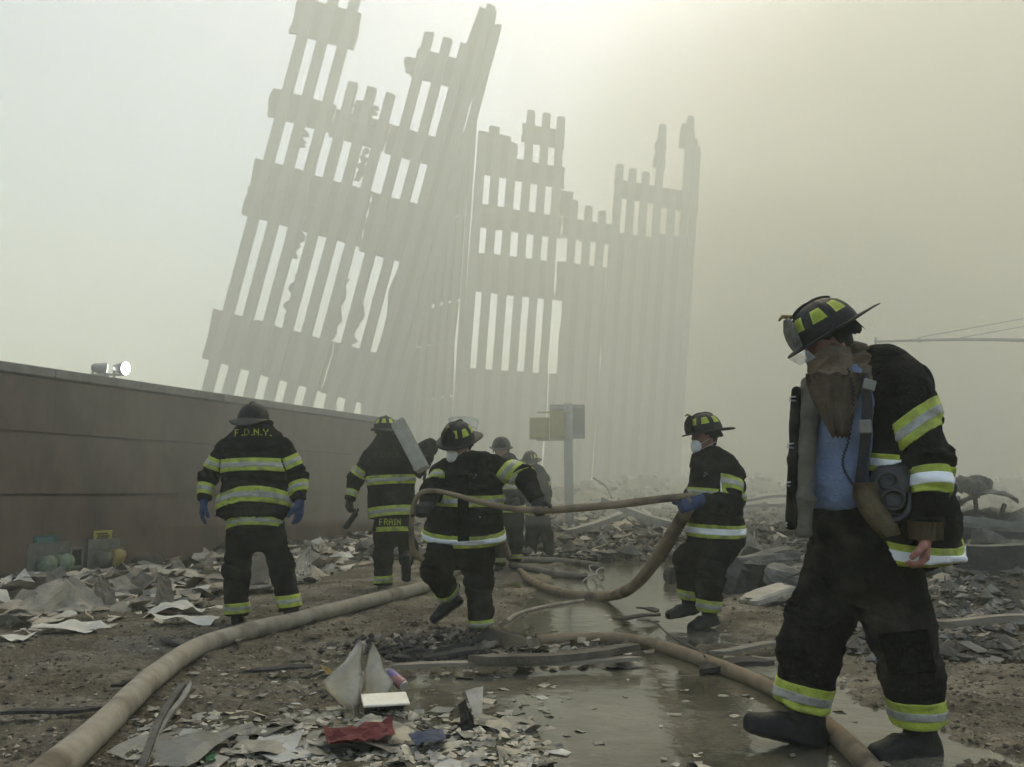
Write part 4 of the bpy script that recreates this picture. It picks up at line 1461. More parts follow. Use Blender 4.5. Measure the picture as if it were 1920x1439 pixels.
hose([('g', -60, 1580), ('g', 15, 1510), ('g', 105, 1438), ('g', 188, 1366), ('g', 288, 1270), ('g', 375, 1212), ('g', 465, 1184), ('g', 555, 1162), ('g', 640, 1140), ('g', 720, 1120), ('g', 800, 1099),
      ('g', 850, 1072), ('g', 880, 1052), ('g', 930, 1040)], 0.061, 'thick pale canvas hose curving up out of the lower corner past the back-view firefighter', canvas, 18, 1)
hose([('p', 932, 975, 10.4), ('p', 942, 1015, 10.1), ('g', 960, 1052), ('g', 994, 1088), ('g', 1056, 1112), ('g', 1130, 1119), ('p', 1184, 1102, 8.1), ('p', 1230, 1050, 7.6), ('p', 1262, 1000, 7.2), ('p', 1288, 956, 6.9), ('p', 1300, 936, 6.84)],
     [.048, .048, .046, .046, .048, .050, .052, .056, .056, .05, .046], 'thick brown hose rising in a bend from the wet ground to the blue gloves', canvas2, 14, 2)
hose([('p', 1302, 930, 6.86), ('p', 1240, 936, 6.86), ('p', 1160, 946, 6.82), ('p', 1080, 953, 6.74), ('p', 1014, 957, 6.64), ('p', 960, 954, 6.58), ('p', 905, 943, 6.52), ('p', 850, 928, 6.5), ('p', 812, 921, 6.5),
      ('p', 788, 926, 6.52), ('p', 775, 952, 6.55), ('p', 771, 1000, 6.6), ('p', 775, 1032, 6.62), ('p', 792, 1050, 6.66)],
     [.030, .030, .030, .030, .027, .022, .020, .019, .019, .019, .020, .020, .022, .024], 'thin hose stretched between the two masked firefighters', canvas2, 12, 3, .06)
hose([('g', 962, 1056), ('g', 985, 1050), ('g', 1040, 1051), ('g', 1090, 1056), ('g', 1128, 1062)], 0.045, 'grey hose lying straight on the wet ground, behind its neighbour', canvas3, 12, 4)
hose([('g', 958, 1060), ('g', 1000, 1068), ('g', 1045, 1077), ('g', 1098, 1081)], 0.045, 'short grey hose end on the wet ground beside twisted wire', canvas3, 12, 5)
hose([('g', 1004, 1202), ('g', 1080, 1198), ('g', 1150, 1197), ('g', 1220, 1208), ('g', 1300, 1232), ('g', 1380, 1262), ('g', 1450, 1293), ('g', 1520, 1338), ('g', 1580, 1388), ('g', 1640, 1450), ('g', 1710, 1540)],
     0.042, 'grey-brown hose crossing the puddle behind the nearest firefighter', canvas2, 16, 6)
hose([('g', 950, 1166), ('g', 972, 1151), ('g', 1020, 1138), ('g', 1094, 1126)], 0.017, 'thin pale pipe lying on the wet ground in the middle', canvas, 10, 7)

# folded hose bundle carried on the shoulder
hb_m = mat('hose_bundle', (0.32, 0.29, 0.225), (0.44, 0.41, 0.335), 10, 0.85, 0.3, 120)
hbt = thing('hose_bundle', 'pale flat folded hose bundle on the shoulder of a firefighter walking away', 'hose')
a_, b_ = at(744, 787, 9.60), at(795, 884, 9.62)
ax_ = (b_ - a_).normalized()
sd_ = Vector((ax_.z, 0, -ax_.x))
for i in range(4):
    o_ = Vector((0, -0.030 * i + 0.03, 0)) + sd_ * 0.006 * (i % 2)
    bm = bmesh.new()
    R_ = Matrix((sd_, Vector((0, 1, 0)), ax_)).transposed()
    bm_box(bm, (a_ + b_) / 2 + o_, 0.150, 0.026, (b_ - a_).length - 0.02 * i, R_, 0.0)
    bmesh.ops.bevel(bm, geom=bm.edges[:], offset=.012, segments=3, affect='EDGES')
    obj('hose_fold', bm, hb_m, hbt)
# the short dark tool in the other hand
bm = bmesh.new()
bm_bar(bm, at(647, 991, 9.8), at(668, 962, 9.72), 0.055, 0.05, bevel=.01)
bm_bar(bm, at(668, 964, 9.72), at(672, 954, 9.72), 0.02, 0.02, bevel=.004)
tag(obj('portable_radio', bm, glove_black), 'dark handheld radio in the fist of the firefighter carrying the hose bundle', 'radio')

# ------------------------------------------------------------------ gear of the nearest firefighter
f = near
bm = bmesh.new()
pts = []
N = 190
path = spline([f.p(1590, 690, -.22), f.p(1600, 745, -.265), f.p(1592, 820, -.26), f.p(1580, 870, -.23), f.p(1600, 912, -.25)], 40)
for i, p in enumerate(path):
    ang = i * 1.15
    pts.append(Vector(p) + Vector((math.cos(ang) * .004, math.sin(ang) * .004, 0)))
bm_tube(bm, pts, 0.0034, 5)
tag(obj('coiled_cord', bm, glove_black), 'black coiled radio cord hanging down the front of the blue shirt', 'cord')
# straps of the breathing set over the coat front
st = thing('harness_strap', 'black strap with a grey buckle down the open coat edge of the nearest firefighter', 'strap')
bm = bmesh.new()
pp = spline([f.p(1618, 700, -.20), f.p(1626, 760, -.24), f.p(1622, 830, -.25), f.p(1613, 905, -.26)], 8)
for p, q in zip(pp, pp[1:]):
    bm_bar(bm, Vector(p), Vector(q) + (Vector(q) - Vector(p)) * .15, 0.042, 0.006, (0, 1, 0))
obj('webbing', bm, glove_black, st)
bm = bmesh.new()
bm_box(bm, f.p(1622, 800, -.262), .052, .012, .055, None, .004)
obj('buckle', bm, mat('grey_plastic', (0.16, 0.15, 0.125), (0.21, 0.2, 0.17), 20, .6), st)
bm = bmesh.new()
bm_box(bm, f.p(1630, 722, -.245), .050, .012, .045, Matrix.Rotation(.3, 3, 'Y'), .004)
obj('buckle', bm, MATS['grey_plastic'], st)
# hanging face mask: rubber cup, lens ring, valve
rub = mat('mask_rubber', (0.007, 0.007, 0.007), (0.018, 0.016, 0.015), 16, 0.4, 0.2, 50, spec=.4)
fm = thing('breathing_mask', 'black rubber breathing mask hanging at the hip of the nearest firefighter', 'mask')
S = [Seg(f.p(1668, 908, -.27), f.p(1672, 945, -.28), .074, .066, .055, .05, (1, 0, 0), 'm'), Seg(f.p(1656, 892, -.25), f.p(1686, 890, -.25), .042, .042, bone='m')]
V_, Q_ = nets(S, .008, .03)
V_ = V_ + vnormals(V_, Q_) * (.006 * fbm(V_ * 18, 3, 4))[:, None]
obj('mask_cup', fast_mesh('mask_cup', V_, Q_), rub, fm)
for (x, y, rr, tk) in ((1674, 938, .045, .009), (1664, 902, .036, .008)):
    bm = bmesh.new()
    c = f.p(x, y, -.332)
    bm_tube(bm, [c + Vector((math.cos(t) * rr, -.004 * math.sin(t), math.sin(t) * rr * .85)) for t in np.linspace(0, 2 * math.pi, 25)], tk, 7, False)
    obj('lens_ring', bm, rub, fm)
bm = bmesh.new()
bm_tube(bm, spline([f.p(1650, 955, -.30), f.p(1672, 976, -.33), f.p(1700, 962, -.33), f.p(1704, 925, -.31)], 6), .013, 8)
obj('air_tube', bm, rub, fm)
# tan satchel flap hanging from the strap
bm = bmesh.new()
prof = [(1600, 905, 1640, 905), (1598, 930, 1650, 935), (1612, 962, 1668, 962), (1634, 990, 1684, 985), (1652, 1010, 1690, 1002)]
rowsv = []
for xa, ya, xb, yb in prof:
    rowsv.append([bm.verts.new(f.p(xa + (xb - xa) * t, ya + (yb - ya) * t, -.335 - .04 * math.sin(t * math.pi))) for t in (0, .25, .5, .75, 1)])
for r0, r1 in zip(rowsv, rowsv[1:]):
    for i in range(4):
        bm.faces.new((r0[i], r1[i], r1[i + 1], r0[i + 1])).smooth = True
bmesh.ops.solidify(bm, geom=bm.faces[:], thickness=.012)
tag(obj('tan_satchel', bm, tan), 'tan canvas satchel flap hanging below the black breathing mask', 'bag')

# ------------------------------------------------------------------ sign post, mast arm, work lights, hose connections
galv = mat('galvanised', (0.20, 0.20, 0.19), (0.28, 0.275, 0.26), 12, 0.6, 0.1, 60)
yel = mat('signal_yellow', (0.19, 0.175, 0.03), (0.27, 0.25, 0.055), 9, 0.7, 0.1, 40)
Y = 20.7
sp = thing('sign_post', 'grey post in the haze carrying a sign seen from behind and yellow signal boxes', 'sign post')
bm = bmesh.new()
bm_tube(bm, [at(1068, 1030, Y), at(1065, 757, Y)], 0.105, 14)
obj('pole', bm, galv, sp)
bm = bmesh.new()
bm_tube(bm, [at(1068, 1035, Y), at(1067, 990, Y), at(1067, 984, Y)], [.19, .18, .12], 14)
obj('pole_base', bm, galv, sp)
bm = bmesh.new()
c = at(1064, 791, Y + .13)
bm_box(bm, c, .82, .03, .80, None, .012)
sg = obj('sign_back', bm, mat('sign_aluminium', (0.10, 0.10, 0.095), (0.15, 0.15, 0.14), 8, .6), sp)
for dz in (-.34, .34):
    bm = bmesh.new()
    bm_box(bm, c + Vector((0, -.03, dz)), .74, .03, .05)
    obj('sign_brace', bm, galv, sg)
for (x0, x1, y0, y1, dy) in ((993, 1030, 784, 824, -.15), (1032, 1058, 775, 822, -.12)):
    bm = bmesh.new()
    a, b = at(x0, y0, Y + dy), at(x1, y1, Y + dy)
    bm_box(bm, (a + b) / 2, abs(b.x - a.x), .28, abs(a.z - b.z), None, .02)
    sb = obj('signal_box', bm, yel, sp)
    bm = bmesh.new()
    bm_box(bm, (a + b) / 2 + Vector((0, -.15, 0)), abs(b.x - a.x) * .86, .02, abs(a.z - b.z) * .86, None, .006)
    obj('signal_door', bm, yel, sb)
for y in (774, 826):
    bm = bmesh.new()
    bm_bar(bm, at(1006, y, Y - .1), at(1066, y - 1, Y - .1), .035, .035)
    obj('bracket', bm, yel, sp)

ma = thing('mast_arm', 'thin grey traffic mast arm with guy wires reaching in at the edge', 'mast arm')
Y = 21.0
bm = bmesh.new()
bm_tube(bm, spline([at(1640, 641, Y), at(1740, 638, Y), at(1840, 637, Y), at(1960, 640, Y), at(2130, 650, Y)], 5), [.028 + .0011 * i for i in range(21)], 8)
obj('arm', bm, galv, ma)
bm = bmesh.new()
bm_tube(bm, [at(1642, 633, Y), at(1642, 653, Y)], .028, 8)
obj('end_fitting', bm, galv, ma)
bm = bmesh.new()
bm_tube(bm, [at(1721, 633, Y), at(1726, 642, Y)], .03, 8)
obj('wire_clamp', bm, galv, ma)
for (xa, ya, xb, yb) in ((1724, 633, 2130, 560), (1800, 634, 2130, 575)):
    bm = bmesh.new()
    bm_tube(bm, [at(xa, ya, Y), at(xb, yb, Y)], .009, 6)
    obj('guy_wire', bm, galv, ma)
bm = bmesh.new()
bm_tube(bm, [Vector((at(2130, 650, Y).x, Y, -.1)), at(2130, 540, Y)], .13, 12)
obj('pole', bm, galv, ma)

# twin work lights standing behind the wall
lampm = mat('lamp_housing', (0.24, 0.23, 0.20), (0.33, 0.32, 0.28), 10, 0.5, 0.1, 40, metal=.2)
lit = bpy.data.materials.new('lit_lens')
lit.use_nodes = True
_b = lit.node_tree.nodes['Principled BSDF']
_b.inputs['Emission Color'].default_value = (0.88, 0.94, 1.0, 1)
_b.inputs['Emission Strength'].default_value = 14.0
Y = 14.5
wl = thing('work_light', 'twin floodlights on a stand showing above the granite wall', 'lamp')
for (x, y, dx) in ((186, 691, 1), (226, 691, 1)):
    c = at(x, y, Y)
    d = Vector((.75, .62, -.12)).normalized() if x < 200 else Vector((.93, -.28, -.06)).normalized()
    bm = bmesh.new()
    bm_tube(bm, [c - d * .12, c - d * .09, c + d * .01, c + d * .09, c + d * .10], [.04, .065, .09, .115, .112], 18)
    hd_ = obj('lamp_head', bm, lampm, wl)
    bm = bmesh.new()
    bmesh.ops.create_circle(bm, cap_ends=True, segments=18, radius=.104, matrix=Matrix.Translation(c + d * .104) @ d.to_track_quat('Z', 'Y').to_matrix().to_4x4())
    obj('lens', bm, lit, hd_)
    bm = bmesh.new()
    bm_bar(bm, at(x - 12, y - 6, Y), at(x - 12, y + 34, Y), .03, .03)
    obj('bracket', bm, lampm, wl)
bm = bmesh.new()
bm_bar(bm, at(170, 703, Y), at(234, 703, Y), .035, .035)
bm_bar(bm, at(200, 700, Y), Vector((at(200, 700, Y).x, Y, -.2)), .06, .06)
obj('stand', bm, lampm, wl)

# fire department connections on the wall
pl_m = mat('plate_metal', (0.10, 0.092, 0.074), (0.16, 0.148, 0.12), 10, 0.6, 0.2, 50)
grn = mat('cap_green', (0.12, 0.155, 0.095), (0.24, 0.26, 0.18), 16, 0.7, 0.2, 60)
yl2 = mat('cap_yellow', (0.22, 0.17, 0.05), (0.32, 0.25, 0.09), 16, 0.7, 0.2, 60)
sgn_g = mat('sign_green', (0.020, 0.070, 0.062), (0.030, 0.095, 0.082), 12, 0.5)
sgn_y = mat('sign_yellow', (0.27, 0.24, 0.055), (0.34, 0.30, 0.085), 12, 0.6)
txt_g = mat('sign_print_pale', (0.10, 0.17, 0.15))
txt_y = mat('sign_print_dark', (0.10, 0.085, 0.03))


def on_wall(px, py, d=0.0):
    """where the picture ray meets the wall face"""
    o = Vector((0, 0, CAM_H))
    r = (at(px, py, 10) - o)
    t = (WA - o).dot(WNRM) / r.dot(WNRM)
    return o + r * t + WNRM * d


def wall_box(x0, y0, x1, y1, th, d=0.006, bev=.004):
    a, b = on_wall(x0, y0), on_wall(x1, y1)
    c = (a + b) / 2 + WNRM * (d + th / 2)
    bm = bmesh.new()
    bm_box(bm, c, abs((b - a).dot(WDIR)), th, abs(a.z - b.z), RW, bev)
    return bm


for (label, plate, sign, caps, cm, sm_, tm_, rows_) in (
        ('twin hose connection with green caps under a small green sign on the wall', (50, 1020, 124, 1086), (61, 1005, 104, 1029), ((76, 1054), (108, 1050)), grn, sgn_g, txt_g, 4),
        ('twin hose connection, one port open and one capped yellow, under a yellow sign', (163, 1012, 220, 1068), (174, 996, 208, 1019), ((182, 1043), (207, 1040)), yl2, sgn_y, txt_y, 4)):
    t = thing('hose_connection', label, 'hose connection', 'hose connections on the wall')
    obj('wall_plate', wall_box(*plate, .02), pl_m, t)
    s_ = obj('sign', wall_box(*sign, .012), sm_, t)
    for k in range(rows_):
        yy = sign[1] + 4 + k * (sign[3] - sign[1] - 6) / rows_
        obj('print_line', wall_box(sign[0] + 5 + 2 * (k % 2), yy, sign[2] - 5 - 3 * ((k + 1) % 2), yy + 2.2, .002, .019, 0), tm_, s_)
    for i, (x, y) in enumerate(caps):
        c = on_wall(x, y + 2)
        d = (WNRM + Vector((0, 0, -.25)) + WDIR * .15).normalized()
        bm = bmesh.new()
        openp = (i == 0 and cm is yl2)
        if openp:
            bm_tube(bm, [c, c + d * .10, c + d * .155, c + d * .155, c + d * .03], [.085, .092, .105, .085, .075], 20)
        else:
            bm_tube(bm, [c, c + d * .08, c + d * .09, c + d * .15, c + d * .165, c + d * .19], [.085, .095, .115, .110, .075, .040], 20)
        po = obj('port', bm, pl_m if openp else cm, t)
        if openp:
            bm = bmesh.new()
            bmesh.ops.create_circle(bm, cap_ends=True, segments=18, radius=.078, matrix=Matrix.Translation(c + d * .06) @ d.to_track_quat('Z', 'Y').to_matrix().to_4x4())
            obj('port_bore', bm, glove_black, po)
        else:
            for a in range(2):
                bm = bmesh.new()
                q = d.orthogonal().normalized()
                q = Matrix.Rotation(a * math.pi + .6, 3, d) @ q
                bm_bar(bm, c + d * .12 + q * .105, c + d * .12 + q * .14, .022, .022)
                obj('lug', bm, cm, po)
vb = thing('wall_recess_box', 'small dark recessed box between the two hose connections', 'recess box')
obj('recess', wall_box(130, 1031, 150, 1062, .012), glove_black, vb)
for q in ((128, 1029, 130.5, 1064), (149.5, 1029, 152, 1064), (128, 1027.5, 152, 1030), (128, 1062, 152, 1065)):
    obj('frame_bar', wall_box(*q, .03), pl_m, vb)

# ------------------------------------------------------------------ litter and debris
rng = random.Random(42)
pap = [mat('paper_a', (0.34, 0.29, 0.215), (0.47, 0.41, 0.315), 6, 0.9, 0.2, 50), mat('paper_b', (0.24, 0.20, 0.14), (0.36, 0.305, 0.225), 6, 0.9, 0.2, 50),
       mat('paper_c', (0.45, 0.41, 0.325), (0.58, 0.535, 0.44), 6, 0.9, 0.2, 50), mat('paper_d', (0.14, 0.12, 0.09), (0.24, 0.21, 0.165), 6, 0.9, 0.2, 50)]
wood = mat('splintered_wood', (0.17, 0.14, 0.10), (0.28, 0.24, 0.175), 5, 0.85, 0.5, 60, stretch=(1, 1, 6))
woodm = mat('dirty_wood', (0.065, 0.052, 0.036), (0.15, 0.125, 0.088), 5, 0.85, 0.6, 50)
woodd = mat('charred_wood', (0.020, 0.017, 0.013), (0.055, 0.047, 0.037), 6, 0.85, 0.6, 50)
conc = mat('broken_concrete', (0.12, 0.105, 0.082), (0.21, 0.19, 0.155), 5, 0.9, 0.6, 40, c3=(0.065, 0.055, 0.042), s3=3, lo3=.5, hi3=.7)
rust = mat('dark_metal', (0.030, 0.027, 0.023), (0.080, 0.070, 0.057), 5, 0.6, 0.4, 40, metal=.2)
dustm = mat('dusty_sheet_metal', (0.15, 0.14, 0.12), (0.24, 0.225, 0.19), 4, 0.6, 0.2, 30, c3=(0.085, 0.075, 0.06), s3=3, lo3=.5, hi3=.7)
rub_m = mat('rubble_mix', (0.055, 0.047, 0.036), (0.135, 0.118, 0.09), 2.5, 0.92, 0.5, 50, c3=(0.24, 0.22, 0.175), s3=5, lo3=.52, hi3=.66)


def paper_mesh(name, w_, h_, seed, crump=0.03, curl=0.05, n=7):
    r = random.Random(seed)
    us = np.linspace(-.5, .5, n)
    X, Y_ = np.meshgrid(us * w_, us * h_, indexing='ij')
    p = np.stack([X.ravel(), Y_.ravel(), np.full(X.size, seed * 3.7)], 1)
    z = crump * fbm(p * 7, 2, seed) + crump * 0.8 * np.abs(fbm(p * 3.3, 1, seed + 3))
    a = r.uniform(0, 6.28)
    q = p[:, 0] * math.cos(a) + p[:, 1] * math.sin(a)
    z = z + curl * (q / max(w_, h_) * 2) ** 2 * r.choice([-.3, 1, 1])
    edge = fbm(p * 9, 2, seed + 7) * 0.03
    V_ = np.stack([p[:, 0] * (1 + edge), p[:, 1] * (1 - edge), z - z.min()], 1)
    I_ = np.arange(n * n).reshape(n, n)
    Q_ = np.stack([I_[:-1, :-1].ravel(), I_[1:, :-1].ravel(), I_[1:, 1:].ravel(), I_[:-1, 1:].ravel()], 1)
    return fast_mesh(name, V_, Q_, False)


papers = []
for k in range(12):
    me = paper_mesh('paper_sheet', rng.choice([.215, .215, .28, .16]), rng.choice([.28, .28, .36, .20]), 100 + k, rng.uniform(.012, .05), rng.uniform(.02, .10))
    me.materials.append(pap[k % 4])
    papers.append(me)


def put(name, me, x, y, z, rx, ry, rz, sc=1.0):
    o = bpy.data.objects.new(name, me)
    COL.objects.link(o)
    o.location = (x, y, z)
    o.rotation_euler = (rx, ry, rz)
    o.scale = (sc, sc, sc)
    return o


def wall_side(s, d):
    p = WA + WDIR * s + WNRM * d
    return p.x, p.y


cnt = 0
while cnt < 290:
    s = rng.uniform(-1.6, 8.2)
    d = abs(rng.gauss(0, .95)) + .12
    lim = np.interp(s, [-2, 0, 2, 4, 8], [3.1, 2.9, 2.4, 1.8, 1.3])
    if d > lim:
        continue
    x, y = wall_side(s, d)
    heap = max(0.0, .15 - .09 * d) * rng.random() * float(np.interp(s, [0, 3.2, 5], [.12, .35, 1]))
    if s < 3.0 and d < .55:
        continue
    pk = rng.randrange(12)
    o = put('paper_sheet', papers[pk], x, y, gz1(x, y) + .008 + heap, rng.gauss(0, .22), rng.gauss(0, .22), rng.uniform(0, 6.28), rng.uniform(.75, 1.5))
    zone = 'near the lower corner' if s < -.3 else 'around the sacking heap' if s < 1.0 else 'below the yellow sign' if s < 2.2 else 'left of the back-view firefighter' if s < 3.8 \
        else 'behind the back-view firefighter' if s < 5.6 else 'at the far end of the wall'
    tag(o, '%s sheet of paper %s the wall, %s' % (('beige', 'grey-brown', 'pale', 'dark brown')[pk % 4], 'close to' if d < .75 else 'away from', zone), 'paper', 'papers littering the foot of the wall')
    cnt += 1


def scraps(name, n, place, smin_, smax_, mt, seed, flat=.35, par=None, lab=None):
    """many small torn bits as one mesh"""
    r = random.Random(seed)
    VV, FF = [], []
    for i in range(n):
        x, y, zo = place(r)
        z = gz1(x, y) if n < 400 else None
        VV.append((x, y, zo))
    XY = np.array([(v[0], v[1]) for v in VV])
    Z = gz(XY[:, 0], XY[:, 1])
    out, F_ = [], []
    for (x, y, zo), z in zip(VV, Z):
        sz = r.uniform(smin_, smax_) * (1.8 if r.random() < .1 else 1)
        M = Matrix.Rotation(r.uniform(0, 6.28), 3, 'Z') @ Matrix.Rotation(r.gauss(0, flat), 3, 'X')
        k = len(out)
        asp = r.uniform(.4, 1.2)
        for (a, b) in ((-1, -1), (0, -1.1), (1, -.9), (1.1, .8), (.1, 1), (-.9, 1)):
            v = M @ Vector((a * sz * r.uniform(.7, 1.1), b * sz * asp * r.uniform(.7, 1.1), sz * (.35 if a in (0, .1) else 0) * r.uniform(-1, 1)))
            out.append((x + v.x, y + v.y, max(z, -.004) + zo + .006 + max(v.z, -.01)))
        F_.append((k, k + 1, k + 4, k + 5))
        F_.append((k + 1, k + 2, k + 3, k + 4))
    me = mesh_from(name, out, F_, False)
    return obj(name, me, mt, kind='stuff')


def near_wall(r):
    while True:
        s = r.uniform(-2.2, 8.4)
        d = abs(r.gauss(0, 1.15)) + .08
        if d < np.interp(s, [-2, 0, 2, 4, 8], [3.6, 3.3, 2.7, 2.0, 1.5]):
            x, y = wall_side(s, d)
            return x, y, max(0, .13 - .09 * d) * r.random() * float(np.interp(s, [0, 3.2, 5], [.15, .4, 1]))


for mt_, n_, sd_ in ((pap[0], 5200, 1), (pap[1], 4200, 2), (pap[3], 1700, 3), (pap[2], 1300, 12)):
    scraps('paper_litter', n_, near_wall, .03, .12, mt_, sd_, .5)


def gravel(name, n, place, lo_, hi_, mt, seed, squash=.6):
    """clods and chips: little uneven octahedra in one mesh"""
    r = random.Random(seed)
    P_ = [place(r) for _ in range(n)]
    XY = np.array([(p[0], p[1]) for p in P_])
    Z = gz(XY[:, 0], XY[:, 1])
    out, F_ = [], []
    for p, z in zip(P_, Z):
        s = lo_ * (hi_ / lo_) ** (r.random() ** 2.2)
        k = len(out)
        a = r.uniform(0, 6.28)
        for i in range(4):
            q = s * r.uniform(.6, 1.2)
            out.append((p[0] + q * math.cos(a + i * 1.57), p[1] + q * math.sin(a + i * 1.57), z + p[2] + s * squash * r.uniform(.0, .5)))
        out.append((p[0] + s * r.uniform(-.3, .3), p[1] + s * r.uniform(-.3, .3), z + p[2] + s * squash * r.uniform(.7, 1.3)))
        out.append((p[0], p[1], z + p[2] - s * .4))
        for i in range(4):
            F_.append((k + i, k + (i + 1) % 4, k + 4))
            F_.append((k + (i + 1) % 4, k + i, k + 5))
    return obj(name, mesh_from(name, out, F_, False), mt, kind='stuff')


clod = mat('mud_clod', (0.038, 0.030, 0.019), (0.115, 0.095, 0.064), 9, .9, .5, 60)


def mud_spot(r):
    while True:
        y = 3.5 + 7.0 * r.random() ** 1.6
        x = r.uniform(-.75, .75) * y
        c = np.interp(y, [2, 4, 5, 6.5, 8.5, 11], [.30, .25, .45, .65, .95, 1.6])
        h = np.interp(y, [2, 4, 5, 6.5, 8.5, 11], [1.75, 1.6, 1.15, .8, .95, 1.3])
        if abs(x - c) > h * .8 or r.random() < .12:
            return x, y, 0


gravel('gravel', 19000, mud_spot, .004, .024, clod, 4)
gravel('gravel', 5000, mud_spot, .003, .018, pap[1], 5)


def right_rubble(r):
    while True:
        y = r.uniform(5.5, 20)
        x = r.uniform(.30, .75) * y
        if x > 2.2 + .10 * (y - 6):
            return x, y, 0.02 * r.random()


gravel('rubble', 11000, right_rubble, .012, .10, rub_m, 6, .8)
scraps('rubble', 1300, right_rubble, .015, .07, pap[3], 7, .4)
scraps('rubble', 900, right_rubble, .015, .07, pap[1], 8, .4)


def far_rubble(r):
    y = 14 + 34 * r.random() ** 1.5
    return r.uniform(-.45, .75) * y, y, .15 * r.random() ** 2


gravel('rubble', 14000, far_rubble, .03, .22, rub_m, 9, .8)
scraps('rubble', 2600, far_rubble, .03, .13, pap[0], 10, .7)
scraps('rubble', 3200, far_rubble, .03, .14, pap[1], 11, .8)


def plank(name, a, b, w_, h_, mt, label, cat='plank', group='planks and strips across the puddle', seg=9, seed=0, warp=.012):
    a, b = Vector(a), Vector(b)
    d = (b - a)
    L = d.length
    d.normalize()
    s = Vector((-d.y, d.x, 0)).normalized()
    u = d.cross(s)
    u = u if u.z > 0 else -u
    r = random.Random(seed)
    bm = bmesh.new()
    rings = []
    for i in range(seg + 1):
        t = i / seg
        p = a + d * L * t + u * warp * math.sin(t * 5 + seed) + s * warp * 1.5 * math.sin(t * 3.1 + seed * 2)
        ww = w_ * (1 + r.uniform(-.06, .06)) * (.55 if i in (0, seg) and r.random() < .6 else 1)
        e = d * (r.uniform(-.05, .05) if i in (0, seg) else 0)
        rings.append([bm.verts.new(p + s * x * ww / 2 + u * z * h_ / 2 + e * x) for x, z in ((-1, -1), (1, -1), (1, 1), (-1, 1))])
    for r0, r1 in zip(rings, rings[1:]):
        for k in range(4):
            bm.faces.new((r0[k], r0[(k + 1) % 4], r1[(k + 1) % 4], r1[k]))
    bm.faces.new(rings[0][::-1])
    bm.faces.new(rings[-1])
    bmesh.ops.recalc_face_normals(bm, faces=bm.faces[:])
    return tag(obj(name, bm, mt), label, cat, group)


def G3(px, py, z):
    """ground point seen at the pixel, height z"""
    return gat(px, py, z)


plank('plank', G3(742, 1254, .05), G3(1185, 1232, .055), .075, .022, wood, 'longest pale plank lying across the puddle behind the drink can', seed=1)
plank('plank', G3(895, 1240, .085), G3(1195, 1216, .09), .10, .04, woodm, 'shorter thick plank just behind the longest pale plank', seed=2)
plank('plank', G3(738, 1236, .03), G3(905, 1222, .04), .12, .03, woodd, 'blackened board at the near end of the bent black panel', seed=3)
plank('plank', G3(1340, 1222, .05), G3(1468, 1206, .06), .08, .02, wood, 'pale splintered plank leading to the shin of the nearest firefighter', seed=4)
plank('plank', G3(1310, 1250, .03), G3(1440, 1240, .05), .16, .03, woodd, 'charred board beyond the grey-brown hose', seed=5)
plank('metal_strip', G3(255, 1452, .03), G3(345, 1280, .07), .030, .018, rust, 'dark metal strip, longer of two beside the pale hose', 'metal strip', 'metal strips beside the hose', seed=6)
plank('metal_strip', G3(300, 1392, .03), G3(352, 1278, .06), .026, .016, dustm, 'grey metal strip, shorter of two beside the pale hose', 'metal strip', 'metal strips beside the hose', seed=7)
for i, (xa, ya, xb, yb, lb) in enumerate(((15, 1338, 182, 1327, 'long thin dark stick lying on the mud near the corner'), (208, 1286, 242, 1279, 'short dark splinter on the mud left of the hose'),
                                          (300, 1198, 345, 1212, 'dark splinter on the mud just behind the hose'), (470, 1256, 585, 1250, 'flat dark board on the mud between hose and torn card'),
                                          (1160, 1160, 1240, 1152, 'dark strip on the wet ground near the middle'), (1205, 1140, 1232, 1146, 'small dark wedge of wood on the wet ground'))):
    plank('splinter', G3(xa, ya, .045), G3(xb, yb, .05), .05 if i < 3 else .09, .015, woodd, lb, 'splinter', 'splinters on the ground', 5, 20 + i, .006)


def sheet(name, pts, mt, label, cat, sub=6, crump=.012, seed=0, thick=.003, group=None, bow=(0, 0, 0)):
    """four corner points -> a bent, crumpled sheet with thickness"""
    P = [Vector(p) for p in pts]
    bm = bmesh.new()
    us = np.linspace(0, 1, sub + 1)
    co, idx_ = [], {}
    for j, b in enumerate(us):
        for i, a in enumerate(us):
            p = (P[0] * (1 - a) + P[1] * a) * (1 - b) + (P[3] * (1 - a) + P[2] * a) * b
            p = p + Vector(bow) * 4 * a * (1 - a)
            co.append(p)
    C = np.array([tuple(c) for c in co])
    nrm = (P[1] - P[0]).cross(P[3] - P[0]).normalized()
    dz = crump * fbm(C * 14 + seed, 2, seed) + crump * .7 * fbm(C * 40 + seed, 2, seed + 2)
    C = C + np.array(nrm) * dz[:, None]
    vs = [bm.verts.new(c) for c in C]
    n = sub + 1
    for j in range(sub):
        for i in range(sub):
            bm.faces.new((vs[j * n + i], vs[j * n + i + 1], vs[(j + 1) * n + i + 1], vs[(j + 1) * n + i]))
    bmesh.ops.solidify(bm, geom=bm.faces[:], thickness=thick)
    return tag(obj(name, bm, mt), label, cat, group)


